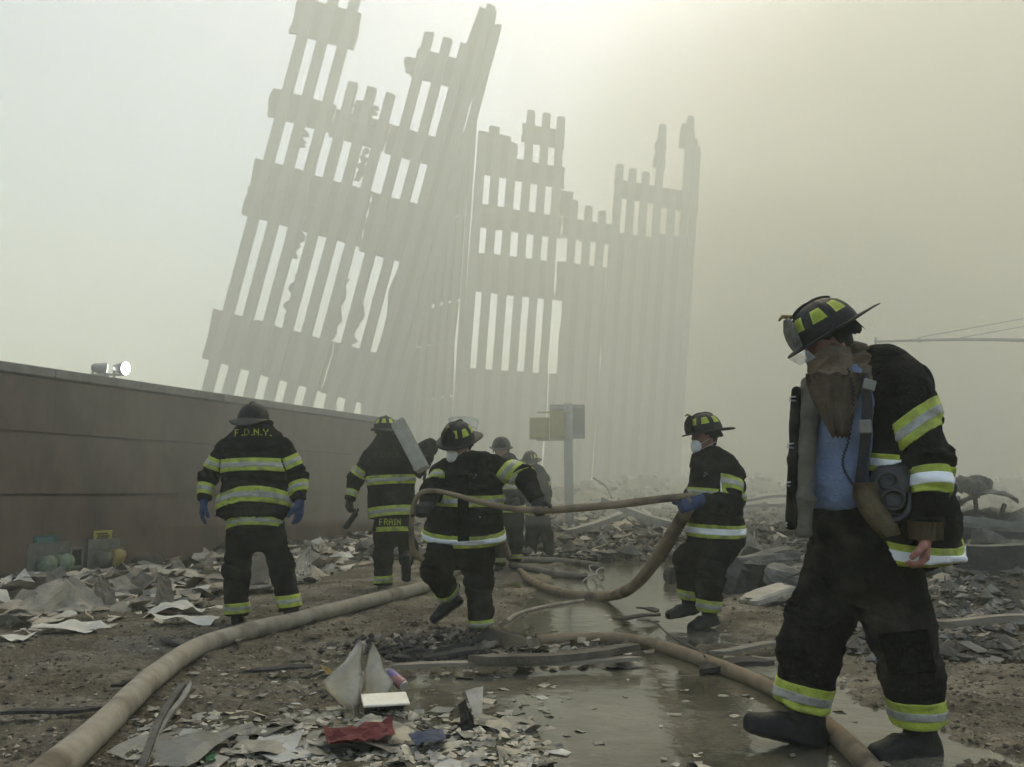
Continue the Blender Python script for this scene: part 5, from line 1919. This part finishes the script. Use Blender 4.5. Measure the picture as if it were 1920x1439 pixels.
card = mat('pale_card', (0.68, 0.60, 0.45), (0.82, 0.75, 0.60), 7, .9, .3, 40, c3=(0.34, 0.30, 0.22), s3=7, lo3=.58, hi3=.8)
Yc = G3(650, 1325, 0).y
tc2 = thing('torn_card', 'pale torn card standing up in two points beside the drink can', 'card')
for rows_, dy0, sg_ in (([(1200, 671, 677), (1214, 661, 677), (1238, 648, 678), (1260, 624, 679), (1282, 601, 680), (1299, 616, 679), (1317, 634, 676), (1333, 654, 670)], 0.0, 1),
                        ([(1206, 696, 700), (1228, 688, 711), (1254, 684, 723), (1279, 680, 738), (1297, 678, 731), (1316, 676, 704)], .09, -1)):
    bm = bmesh.new()
    R_ = []
    for j, (py, xl, xr) in enumerate(rows_):
        rw = []
        for i in range(8):
            a = i / 7
            dep = dy0 - .045 * math.sin(a * math.pi * .9 + .2) * min(1, (xr - xl) / 50) + .02 * math.sin(j * 1.3 + a * 5) - .016 * j
            rw.append(bm.verts.new(at(xl + (xr - xl) * a + 2 * math.sin(j * 2.1), py + 2.5 * math.sin(i * 1.9 + j), Yc + dep + .06)))
        R_.append(rw)
    for r0, r1 in zip(R_, R_[1:]):
        for i in range(7):
            bm.faces.new((r0[i], r1[i], r1[i + 1], r0[i + 1])).smooth = True
    bmesh.ops.solidify(bm, geom=bm.faces[:], thickness=.004)
    obj('card_flap', bm, card, tc2)
bx = thing('flattened_box', 'pale box lid with a dark open side lying under the torn card', 'box')
bm = bmesh.new()
bm_box(bm, G3(722, 1312, .06), .22, .16, .012, Matrix.Rotation(.25, 3, 'Z') @ Matrix.Rotation(.12, 3, 'X'), .003)
obj('lid', bm, card, bx)
bm = bmesh.new()
bm_box(bm, G3(722, 1314, .03), .19, .13, .045, Matrix.Rotation(.25, 3, 'Z'), .003)
obj('box_body', bm, woodd, bx)
# drink can
cn = thing('drink_can', 'small purple and orange drink can lying against the torn card', 'can')
a, b = G3(729, 1262, .10), G3(757, 1286, .05)
d = (b - a).normalized()
cb = mat('can_print', (0.10, 0.07, 0.20), (0.33, 0.13, 0.09), 14, .35, spec=.5, lo=.48, hi=.55)
alu = mat('can_metal', (0.42, 0.42, 0.40), (0.5, .5, .48), 10, .35, metal=.6)
L = (b - a).length
bm = bmesh.new()
bm_tube(bm, [a, a + d * .012, b - d * .012, b], [.026, .031, .031, .027], 18)
cbo = obj('can_body', bm, cb, cn)
for p, dd in ((a, -d), (b, d)):
    bm = bmesh.new()
    bm_tube(bm, [p + dd * .0005, p + dd * .006], [.027, .024], 18)
    obj('can_end', bm, alu, cn)
# bent black panel in front of the striding firefighter's foot
Yp = G3(940, 1214, 0).y
bm = bmesh.new()
rowsv = []
for i in range(15):
    t = i / 14
    x = 872 + 146 * t
    top = 1203 - 26 * math.sin(min(1, t * 1.15) * math.pi) ** .8 + 8 * t
    rowsv.append([bm.verts.new(at(x, top + 3 * math.sin(i), Yp + .10)), bm.verts.new(at(x, top + 6, Yp - .02)), bm.verts.new(at(x + 2, 1217 + 2 * math.sin(i * 2.3), Yp - .07))])
for r0, r1 in zip(rowsv, rowsv[1:]):
    for k in range(2):
        bm.faces.new((r0[k], r1[k], r1[k + 1], r0[k + 1])).smooth = True
bmesh.ops.solidify(bm, geom=bm.faces[:], thickness=.006)
tag(obj('rubber_sheet', bm, mat('black_rubber_sheet', (0.006, 0.006, 0.006), (0.018, 0.016, 0.013), 8, .45, .3, 30, spec=.4)), 'bent black panel arching over the ground at the foot of the striding firefighter', 'rubber sheet')
sheet('dark_plastic', [G3(760, 1222, .05), G3(888, 1200, .09), G3(880, 1222, .03), G3(765, 1238, .03)], rust, 'crumpled grey plastic sheet beside the bent black panel', 'plastic sheet', 8, .03, 3, .004)
redm = mat('red_cloth', (0.16, 0.022, 0.022), (0.25, 0.05, 0.045), 12, .6, .4, 50)
blum = mat('blue_cloth', (0.07, 0.085, 0.14), (0.13, 0.15, 0.20), 12, .6, .4, 50)
sheet('wet_cloth', [G3(604, 1372, .045), G3(735, 1350, .055), G3(742, 1378, .05), G3(622, 1398, .045)], redm, 'wet red cloth lying in the foreground water', 'cloth', 10, .022, 5, .004)
sheet('wet_cloth', [G3(765, 1378, .035), G3(830, 1366, .035), G3(840, 1386, .035), G3(778, 1396, .035)], blum, 'small wet blue cloth in the foreground water', 'cloth', 8, .015, 6, .004)
sheet('yellow_card', [G3(600, 1246, .05), G3(622, 1256, .05), G3(634, 1266, .04), G3(610, 1262, .04)], mat('yellow_card', (0.30, 0.19, 0.04), (0.38, 0.26, 0.07), 9, .8), 'small yellow scrap of card on the mud behind the torn card', 'card', 3, .006, 7)
sheet('green_scrap', [G3(384, 1416, .02), G3(402, 1410, .03), G3(405, 1424, .02), G3(388, 1430, .02)], mat('green_scrap', (0.05, 0.16, 0.06), (0.08, .22, .09), 9, .8), 'small bright green scrap in the foreground water', 'scrap', 3, .006, 8)
dk = G3(875, 1368, 0).y
sheet('dark_wedge', [at(857, 1322, dk), at(872, 1312, dk + .04), at(896, 1372, dk + .02), at(868, 1374, dk - .04)], rust, 'upright dark wedge of metal in the foreground water', 'metal scrap', 5, .01, 9, .012)
sheet('white_card', [at(872, 1296, dk + .12), at(906, 1288, dk + .14), at(904, 1338, dk + .06), at(890, 1348, dk + .03)], card, 'pale card leaning against the dark metal wedge', 'card', 5, .012, 10)
# wet papers in the foreground water and puddle
wetp = [mat('wet_paper_a', (0.17, 0.15, 0.108), (0.29, 0.26, 0.195), 6, .35, .2, 40, spec=.5), mat('wet_paper_b', (0.075, 0.068, 0.048), (0.14, 0.128, 0.098), 6, .35, .2, 40, spec=.5), mat('wet_paper_c', (0.30, 0.29, 0.25), (0.42, .41, .36), 6, .3, .2, 40, spec=.5)]
wm_ = []
for k in range(9):
    me = paper_mesh('wet_paper', rng.choice([.20, .28, .15]), rng.choice([.26, .20, .14]), 300 + k, rng.uniform(.010, .028), .01, 8)
    me.materials.append(wetp[k % 3])
    wm_.append(me)
spots = []
for i in range(64):
    if i < 48:
        px, py = rng.uniform(330, 1010), 1325 + 125 * rng.random()
        if px < 430 and py < 1400:
            px += 120
    elif i < 56:
        px, py = rng.uniform(950, 1340), rng.uniform(1245, 1440)
    else:
        px, py = rng.uniform(960, 1240), rng.uniform(1120, 1190)
    spots.append((px, py))
for i, (px, py) in enumerate(spots):
    g = G3(px, py, 0)
    o = put('wet_paper', wm_[i % 9], g.x, g.y, max(-.022, gz1(g.x, g.y) - .003), rng.gauss(0, .05), rng.gauss(0, .05), rng.uniform(0, 6.28), rng.uniform(.4, .95) if py < 1385 else rng.uniform(.8, 1.6))
    zone = 'beyond the planks' if py < 1200 else 'in the open puddle' if px > 1000 else 'near the dark metal wedge' if px > 840 else 'near the blue cloth' if px > 750 else 'near the red cloth' if px > 590 \
        else 'left of the red cloth' if px > 460 else 'near the metal strips'
    tag(o, '%s wet paper soaking in the water %s%s' % (('grey', 'brown', 'pale')[i % 3], zone, '' if py < 1385 or py < 1200 else ', at the lower edge'), 'paper', 'wet papers in the puddle')


def puddle_spot(r):
    y = 3.6 + 2.6 * r.random() ** 1.3
    if r.random() < .8:
        return r.uniform(-.40, .06) * y, y, -.003
    return r.uniform(-1.5, 1.6), y, -.003


scraps('wet_litter', 420, puddle_spot, .008, .035, wetp[1], 31, .12)
scraps('wet_litter', 110, puddle_spot, .008, .03, wetp[0], 32, .12)
scraps('wet_litter', 30, puddle_spot, .008, .03, wetp[2], 33, .12)


def heap_spot(r):
    g = gat(r.gauss(930, 130), r.gauss(1222, 14), 0)
    return g.x, g.y, .03 * r.random()


gravel('debris', 1500, heap_spot, .006, .045, woodd, 51, .8)
scraps('debris', 260, heap_spot, .012, .05, woodm, 52, .6)
scraps('debris', 120, heap_spot, .010, .04, pap[1], 53, .6)


def mush_spot(r):
    g = gat(r.uniform(250, 1000), 1335 + 110 * r.random(), 0)
    return g.x, g.y, 0.0


scraps('wet_litter', 520, mush_spot, .006, .028, wetp[0], 54, .3)
scraps('wet_litter', 240, mush_spot, .006, .026, pap[0], 55, .3)

# crumpled pale sacking heap under the green-capped connection
bm = bmesh.new()
c0 = G3(110, 1150, .0)
NA, NR = 40, 14
P0 = []
for j in range(NR + 1):
    for i in range(NA):
        a = 2 * math.pi * i / NA
        t = j / NR
        rad = (.42 * (1 - t) ** .8 + .03) * .85 * (1 + .25 * math.sin(a * 3 + 1) + .12 * math.sin(a * 7))
        P0.append((c0.x + rad * 1.15 * math.cos(a) + .03 * t, c0.y + rad * .7 * math.sin(a), .02 + .27 * t + .02 * math.sin(a * 5)))
P0 = np.array(P0)
ctr = np.array([c0.x, c0.y, 0])
rr_ = 1 + .22 * fbm(P0 * 6, 3, 77)[:, None] * np.array([1, 1, .2])
P0 = ctr + (P0 - ctr) * rr_
vs = [bm.verts.new(p) for p in P0]
for j in range(NR):
    for i in range(NA):
        bm.faces.new((vs[j * NA + i], vs[j * NA + (i + 1) % NA], vs[(j + 1) * NA + (i + 1) % NA], vs[(j + 1) * NA + i]))
bm.faces.new(vs[-NA:])
tag(obj('sacking_heap', bm, pap[1]), 'crumpled pale sacking heaped against the wall below the green-capped connection', 'sacking')
yy = G3(150, 1130, .05).y
sheet('dark_rag', [at(122, 1098, yy), at(150, 1094, yy - .06), at(176, 1138, yy - .1), at(140, 1130, yy)], rust, 'dark rag curled beside the pale sacking heap', 'rag', 8, .04, 15, .006, bow=(0, -.1, .05))
for i, (x0, y0, x1, y1, lb) in enumerate(((88, 1070, 108, 1128, 'short torn strip of board standing up out of the sacking heap'), (296, 1075, 320, 1130, 'pointed torn sheet sticking up from the litter by the wall'),
                                          (180, 1082, 212, 1132, 'bent pale sheet standing in the litter right of the sacking heap'))):
    yb = G3(x0, y1, .08).y
    sheet('torn_sheet', [at(x0, y0, yb + .05), at(x1, y0 + 12, yb + .08), at(x1 + 8, y1, yb), at(x0 - 6, y1 + 4, yb - .05)], pap[1], lb, 'sheet', 6, .02, 40 + i)
for i, (px, py, w_, lb) in enumerate(((330, 1150, .42, 'broad flat pale sheet at the front edge of the litter'), (345, 1172, .5, 'bright narrow sheet lying in front of the broad pale sheet'),
                                      (130, 1182, .45, 'bright crumpled sheet in front of the sacking heap'), (30, 1198, .3, 'pale scrap sheet nearest the lower corner of the litter'))):
    g = G3(px, py, .02)
    me = paper_mesh('pale_sheet', w_, w_ * (.35 if i == 1 else .6), 500 + i, .04, .05, 10)
    me.materials.append(pap[2])
    o = put('pale_sheet', me, g.x, g.y, gz1(g.x, g.y) + .01, .05, .05, rng.uniform(-.3, .3))
    tag(o, lb, 'paper')

# leaning panels behind the back-view firefighter
yq = G3(500, 1105, 0).y
sheet('leaning_panel', [at(464, 1112, yq), at(506, 1100, yq + .1), at(502, 1024, yq + .35), at(466, 1056, yq + .2)], pap[1], 'pale board leaning in the litter between the legs of the back-view firefighter', 'board', 4, .006, 3, .02)
gr = thing('vent_grille', 'pale slotted grille standing in the litter right of the back-view firefighter', 'grille')
c_ = [at(548, 1092, yq + .3), at(583, 1076, yq + .4), at(582, 1026, yq + .5), at(548, 1060, yq + .4)]
for i in range(7):
    t = i / 6
    p, q = c_[0] * (1 - t) + c_[1] * t, c_[3] * (1 - t) + c_[2] * t
    bm = bmesh.new()
    bm_bar(bm, p, q, .014, .02)
    obj('slat', bm, pap[0], gr)
for p, q in ((c_[0], c_[1]), (c_[3], c_[2])):
    bm = bmesh.new()
    bm_bar(bm, p, q, .03, .03)
    obj('rail', bm, pap[0], gr)

# broken slabs and chunks right of the thick hose
def chunk(name, c, sx, sy, sz, rot, mt, label, seed, cat='rubble block', group='broken blocks on the right'):
    bm = bmesh.new()
    bm_box(bm, (0, 0, 0), sx, sy, sz)
    bmesh.ops.subdivide_edges(bm, edges=bm.edges[:], cuts=3, use_grid_fill=True)
    P = np.array([tuple(v.co) for v in bm.verts])
    n = fbm(P * 6 + seed * 5, 3, seed) * min(sx, sy, sz) * .28
    e = np.abs(P / np.array([sx, sy, sz]) * 2)
    k = 1 - .10 * (e.min(1) > .9) - .14 * ((e > .95).sum(1) >= 2) * (0.5 + fbm(P * 11 + seed, 2, seed + 1))
    for v, d_, q in zip(bm.verts, n, k):
        v.co = v.co * float(q) + v.co.normalized() * float(d_)
    M = Matrix.Translation(Vector(c)) @ Matrix.Rotation(rot[2], 4, 'Z') @ Matrix.Rotation(rot[1], 4, 'Y') @ Matrix.Rotation(rot[0], 4, 'X')
    bm.transform(M)
    return tag(obj(name, bm, mt), label, cat, group)


def cg(px, py, up):
    g = G3(px, py, .0)
    return Vector((g.x, g.y, max(gz1(g.x, g.y), 0) + up))


chunk('broken_slab', cg(1385, 1112, .15), .5, .35, .34, (.2, .25, .4), rust, 'dark tilted block behind the legs of the hose-feeding firefighter', 1)
chunk('broken_slab', cg(1440, 1090, .25), .75, .4, .20, (-.1, -.18, .2), conc, 'pale slab on top of the block heap between the two right-hand firefighters', 2)
chunk('broken_slab', cg(1410, 1080, .30), .28, .3, .30, (.5, .4, 0), conc, 'round-edged pale lump crowning the block heap', 3)
chunk('broken_slab', cg(1478, 1115, .12), .45, .3, .22, (.1, .3, -.5), conc, 'slab at the shin of the nearest firefighter, beside the heap', 4)
chunk('broken_slab', cg(1440, 1135, .07), .55, .25, .10, (0, -.2, .5), pap[0], 'low pale slab lying in front of the block heap', 5)
chunk('broken_slab', cg(1262, 1092, .08), .14, .14, .17, (0, .1, .3), rust, 'small dark block behind the knee of the hose-feeding firefighter', 6)
chunk('broken_slab', cg(1800, 1110, .10), .5, .4, .26, (.2, .3, .2), conc, 'pale lump of rubble just behind the coat tail of the nearest firefighter', 7)
chunk('broken_slab', cg(1868, 1118, .18), .62, .45, .42, (.3, .3, .9), conc, 'largest pale crumpled lump at the edge of the picture', 8)
chunk('broken_slab', cg(1905, 1090, .14), .5, .4, .3, (.1, -.3, .4), conc, 'grey lump of rubble behind the largest pale lump', 9)
chunk('broken_slab', cg(1770, 1085, .12), .4, .3, .22, (.4, .1, 1.2), rub_m, 'dark brown lump of rubble under the arm of the nearest firefighter', 10)
# long steel pieces, crushed car and barrier at the right edge
plank('steel_beam', at(1770, 975, 10.5), at(2000, 990, 10.0), .10, .07, dustm, 'upper dusty beam lying level at the edge beside the crushed car', 'beam', 'steel beams at the edge', 9, 51, .02)
plank('steel_beam', at(1785, 1002, 10.2), at(2010, 968, 10.8), .07, .06, dustm, 'slanting thin dusty beam crossing the level beams', 'beam', 'steel beams at the edge', 9, 52, .03)
plank('steel_beam', at(1770, 990, 9.9), at(2010, 1012, 9.7), .12, .08, rust, 'dark beam under the dusty beams at the edge', 'beam', 'steel beams at the edge', 9, 53, .02)
plank('steel_beam', at(1790, 1040, 8.6), at(1990, 1048, 8.4), .30, .22, rust, 'thick dark beam above the rubble lumps at the edge', 'beam', 'steel beams at the edge', 9, 54, .02)
plank('steel_beam', at(1760, 1168, 5.9), at(1960, 1158, 5.7), .10, .04, wood, 'pale flat strip lying on the mud at the edge', 'beam', 'steel beams at the edge', 9, 55, .01)
plank('long_rail', at(1395, 938, 16), at(1500, 928, 18), .12, .05, dustm, 'upper thin rail in the haze behind the hose-feeding firefighter', 'rail', 'rails in the haze', 6, 56, .02)
plank('long_rail', at(1392, 952, 15), at(1505, 945, 16.5), .12, .05, dustm, 'lower thin rail in the haze behind the hose-feeding firefighter', 'rail', 'rails in the haze', 6, 57, .02)
plank('fallen_beam', at(1130, 940, 17), at(1262, 985, 15.5), .14, .12, dustm, 'grey beam slanting down through the far rubble under the thin hose', 'beam', None, 7, 58, .02)
plank('fallen_beam', at(1060, 1000, 17), at(1180, 962, 19), .16, .10, dustm, 'grey beam slanting up through the far rubble beside the signpost', 'beam', None, 7, 59, .02)

cr = thing('crushed_car', 'crushed dust-covered car with bent roof at the edge behind the nearest firefighter', 'car', loc=(0, 0, 0))
Yk = 12.2
cp = mat('car_dust_paint', (0.15, 0.145, 0.125), (0.25, 0.24, 0.205), 3, .55, .2, 30, c3=(0.07, 0.065, 0.055), s3=2.5, lo3=.5, hi3=.7)


def loft(rows_):
    bm = bmesh.new()
    R_ = [[bm.verts.new(p) for p in r] for r in rows_]
    for r0, r1 in zip(R_, R_[1:]):
        for i in range(len(r0) - 1):
            bm.faces.new((r0[i], r0[i + 1], r1[i + 1], r1[i])).smooth = True
    return bm


def carrow(Yy, z):
    xs_ = np.linspace(1778, 2060, 15)
    out = []
    for i, x in enumerate(xs_):
        p = at(float(x), 930, Yy)
        top = z(i / 14)
        out.append(Vector((p.x, Yy + .05 * math.sin(i * 2.1 + Yy), top + .05 * math.sin(i * 1.7 + Yy * 3))))
    return out


bm = loft([carrow(Yk - .85, lambda t: .05), carrow(Yk - .9, lambda t: .42), carrow(Yk - .8, lambda t: .72 - .12 * t), carrow(Yk - .4, lambda t: .80 - .1 * t), carrow(Yk + .8, lambda t: .80), carrow(Yk + .9, lambda t: .05)])
bmesh.ops.solidify(bm, geom=bm.faces[:], thickness=.03)
obj('car_body', bm, cp, cr)
# bent roof sheet curling up, pillars, seat wreckage on top
rows_ = []
for j in range(5):
    yv = Yk - .8 + .38 * j
    rr = []
    for i in range(13):
        t = i / 12
        x = 1792 + 118 * t
        py = 956 - 34 * math.sin(.15 + t * math.pi * .80)
        p = at(x, py, yv)
        rr.append(p + Vector((0, 0, .04 * math.sin(j * 2 + i * .6))))
    rows_.append(rr)
bm = loft(rows_)
bmesh.ops.solidify(bm, geom=bm.faces[:], thickness=.025)
obj('car_roof', bm, cp, cr)
for xa, ya, xb, yb in ((1790, 978, 1796, 930), (1832, 975, 1826, 905), (1870, 985, 1884, 945), (1800, 940, 1836, 930)):
    bm = bmesh.new()
    bm_bar(bm, at(xa, ya, Yk - .75), at(xb, yb, Yk - .7), .05, .05, bevel=.01)
    obj('pillar', bm, rust, cr)
for xw in (1815, 1985):
    bm = bmesh.new()
    c = at(xw, 1010, Yk - .93)
    c.z = .30
    bm_tube(bm, [c + Vector((0, -.10, 0)), c + Vector((0, -.08, 0)), c + Vector((0, .10, 0)), c + Vector((0, .12, 0))], [.25, .30, .30, .25], 20)
    wh = obj('wheel', bm, glove_black, cr)
    bm = bmesh.new()
    bm_tube(bm, [c + Vector((0, -.115, 0)), c + Vector((0, -.10, 0))], [.17, .18], 16)
    obj('rim', bm, dustm, wh)
for i, w_ in enumerate(('first', 'second', 'third', 'fourth', 'fifth')):
    px = 1786 + 15 * i
    chunk('charred_lump', at(px, 905 + rng.uniform(-5, 4), Yk - .2 + .05 * i) + Vector((0, 0, -.03)), .20, .16, .16, (rng.random(), rng.random(), rng.random()), rust,
          'charred lump on the crushed car roof, %s counting from the nearest firefighter' % w_, 60 + i, 'wreckage', 'charred lumps on the crushed car')

# twisted wire on the wet ground and loose wires
bm = bmesh.new()
wp = []
for i in range(60):
    t = i / 59
    g = G3(1092 + 40 * t + 10 * math.sin(t * 19), 1086 + 14 * math.sin(t * 7), 0)
    wp.append(Vector((g.x, g.y, .03 + .06 * abs(math.sin(t * 13)))))
bm_tube(bm, wp, .010, 5)
tag(obj('twisted_wire', bm, dustm), 'tangle of twisted wire on the wet ground beyond the hose bend', 'wire')
bm = bmesh.new()
bm_tube(bm, spline([G3(1230, 1168, .05), G3(1262, 1196, .04), G3(1310, 1220, .04), G3(1322, 1232, .10)], 6), .006, 5)
tag(obj('loose_wire', bm, rust), 'thin dark wire on the wet ground near the boots of the hose-feeding firefighter', 'wire')

# bent rods and wires sticking out of the rubble
rr2 = random.Random(9)
for i in range(16):
    if i < 9:
        px, py = rr2.uniform(1380, 1920), rr2.uniform(1040, 1150)
        zone = 'in the rubble on the right'
    else:
        px, py = rr2.uniform(1050, 1280), rr2.uniform(975, 1040)
        zone = 'in the far rubble near the signpost'
    g = G3(px, py, .05)
    if 1490 < px < 1760 and py > 1120:
        continue
    a = rr2.uniform(0, 6.28)
    L_ = rr2.uniform(.3, .9) * g.y / 9
    z0 = gz1(g.x, g.y)
    bm = bmesh.new()
    p = [Vector((g.x, g.y, z0 - .03))]
    for k in range(4):
        a += rr2.uniform(-.7, .7)
        p.append(p[-1] + Vector((math.cos(a) * L_ * .3, math.sin(a) * L_ * .2, L_ * rr2.uniform(-.10, .30))))
    bm_tube(bm, spline(p, 5), .009 * g.y / 9, 6)
    tag(obj('bent_rod', bm, rust), 'thin bent dark rod sticking up %s' % zone, 'rod', 'bent rods in the rubble')

# ------------------------------------------------------------------ origins at each thing's base
def settle():
    bpy.context.view_layer.update()
    for o in list(SC.objects):
        if o.parent is not None or o.get('category') is None:
            continue
        if o.location.length > 1e-6:
            continue
        lo = Vector((1e9,) * 3)
        hi = -lo
        stack = [o]
        while stack:
            q = stack.pop()
            stack += list(q.children)
            if q.type == 'MESH' and len(q.data.vertices):
                M = q.matrix_world
                for c in q.bound_box:
                    p = M @ Vector(c)
                    lo = Vector(map(min, lo, p))
                    hi = Vector(map(max, hi, p))
        if lo.x > hi.x:
            continue
        b = Vector(((lo.x + hi.x) / 2, (lo.y + hi.y) / 2, lo.z))
        if o.type == 'EMPTY':
            o.location = b
            for c in o.children:
                c.location = c.location - b
        elif o.type == 'MESH' and o.data.users == 1:
            o.data.transform(Matrix.Translation(-b))
            o.location = b
            for c in o.children:
                c.location = c.location - b


settle()

# ------------------------------------------------------------------ smoke and haze
bm = bmesh.new()
bm_box(bm, (0, 190, 29), 760, 520, 62)
hz = obj('haze', bm, None, kind='stuff')
m = bpy.data.materials.new('haze_air')
m.use_nodes = True
m.node_tree.nodes.clear()
o_ = m.node_tree.nodes.new('ShaderNodeOutputMaterial')
v_ = m.node_tree.nodes.new('ShaderNodeVolumePrincipled')
v_.inputs['Color'].default_value = (0.92, 0.96, 0.86, 1)
v_.inputs['Density'].default_value = 0.0062
v_.inputs['Anisotropy'].default_value = 0.32
m.node_tree.links.new(v_.outputs[0], o_.inputs['Volume'])
hz.data.materials.append(m)


def vol_mat(name, col, dens, an=0.2):
    m = bpy.data.materials.new(name)
    m.use_nodes = True
    m.node_tree.nodes.clear()
    o_ = m.node_tree.nodes.new('ShaderNodeOutputMaterial')
    v_ = m.node_tree.nodes.new('ShaderNodeVolumePrincipled')
    v_.inputs['Color'].default_value = (*col, 1)
    v_.inputs['Density'].default_value = dens
    v_.inputs['Anisotropy'].default_value = an
    m.node_tree.links.new(v_.outputs[0], o_.inputs['Volume'])
    return m


def billow(name, c, r, mt, seed):
    """lens-shaped bank: thins out softly towards its rim"""
    bm = bmesh.new()
    bmesh.ops.create_icosphere(bm, subdivisions=4, radius=1.0)
    P = np.array([v.co for v in bm.verts])
    d = 1 + 0.20 * fbm(P * 1.6 + seed, 3, seed)
    for v, k in zip(bm.verts, d):
        q = v.co.copy()
        th = max(0.0, 1 - q.x * q.x - q.z * q.z) ** 1.4 * (1 if q.y > 0 else -1)
        v.co = Vector(c) + Vector((q.x * r[0] * k, th * r[1] * k, q.z * r[2] * k))
        v.co.z = min(max(v.co.z, 0.6), 58)
    return obj(name, bm, mt, kind='stuff')


smk = vol_mat('brown_smoke', (0.75, 0.65, 0.43), 0.040)
smk2 = vol_mat('grey_smoke', (0.50, 0.47, 0.38), 0.10)
billow('smoke', (64, 86, 30), (62, 40, 52), smk, 3)
billow('smoke', (25, 76, 4), (22, 14, 29), smk2, 8)
dst = vol_mat('pale_dust', (0.91, 0.915, 0.85), 0.031, 0.2)
billow('smoke', (3, 29, 6), (62, 20, 32), dst, 21)
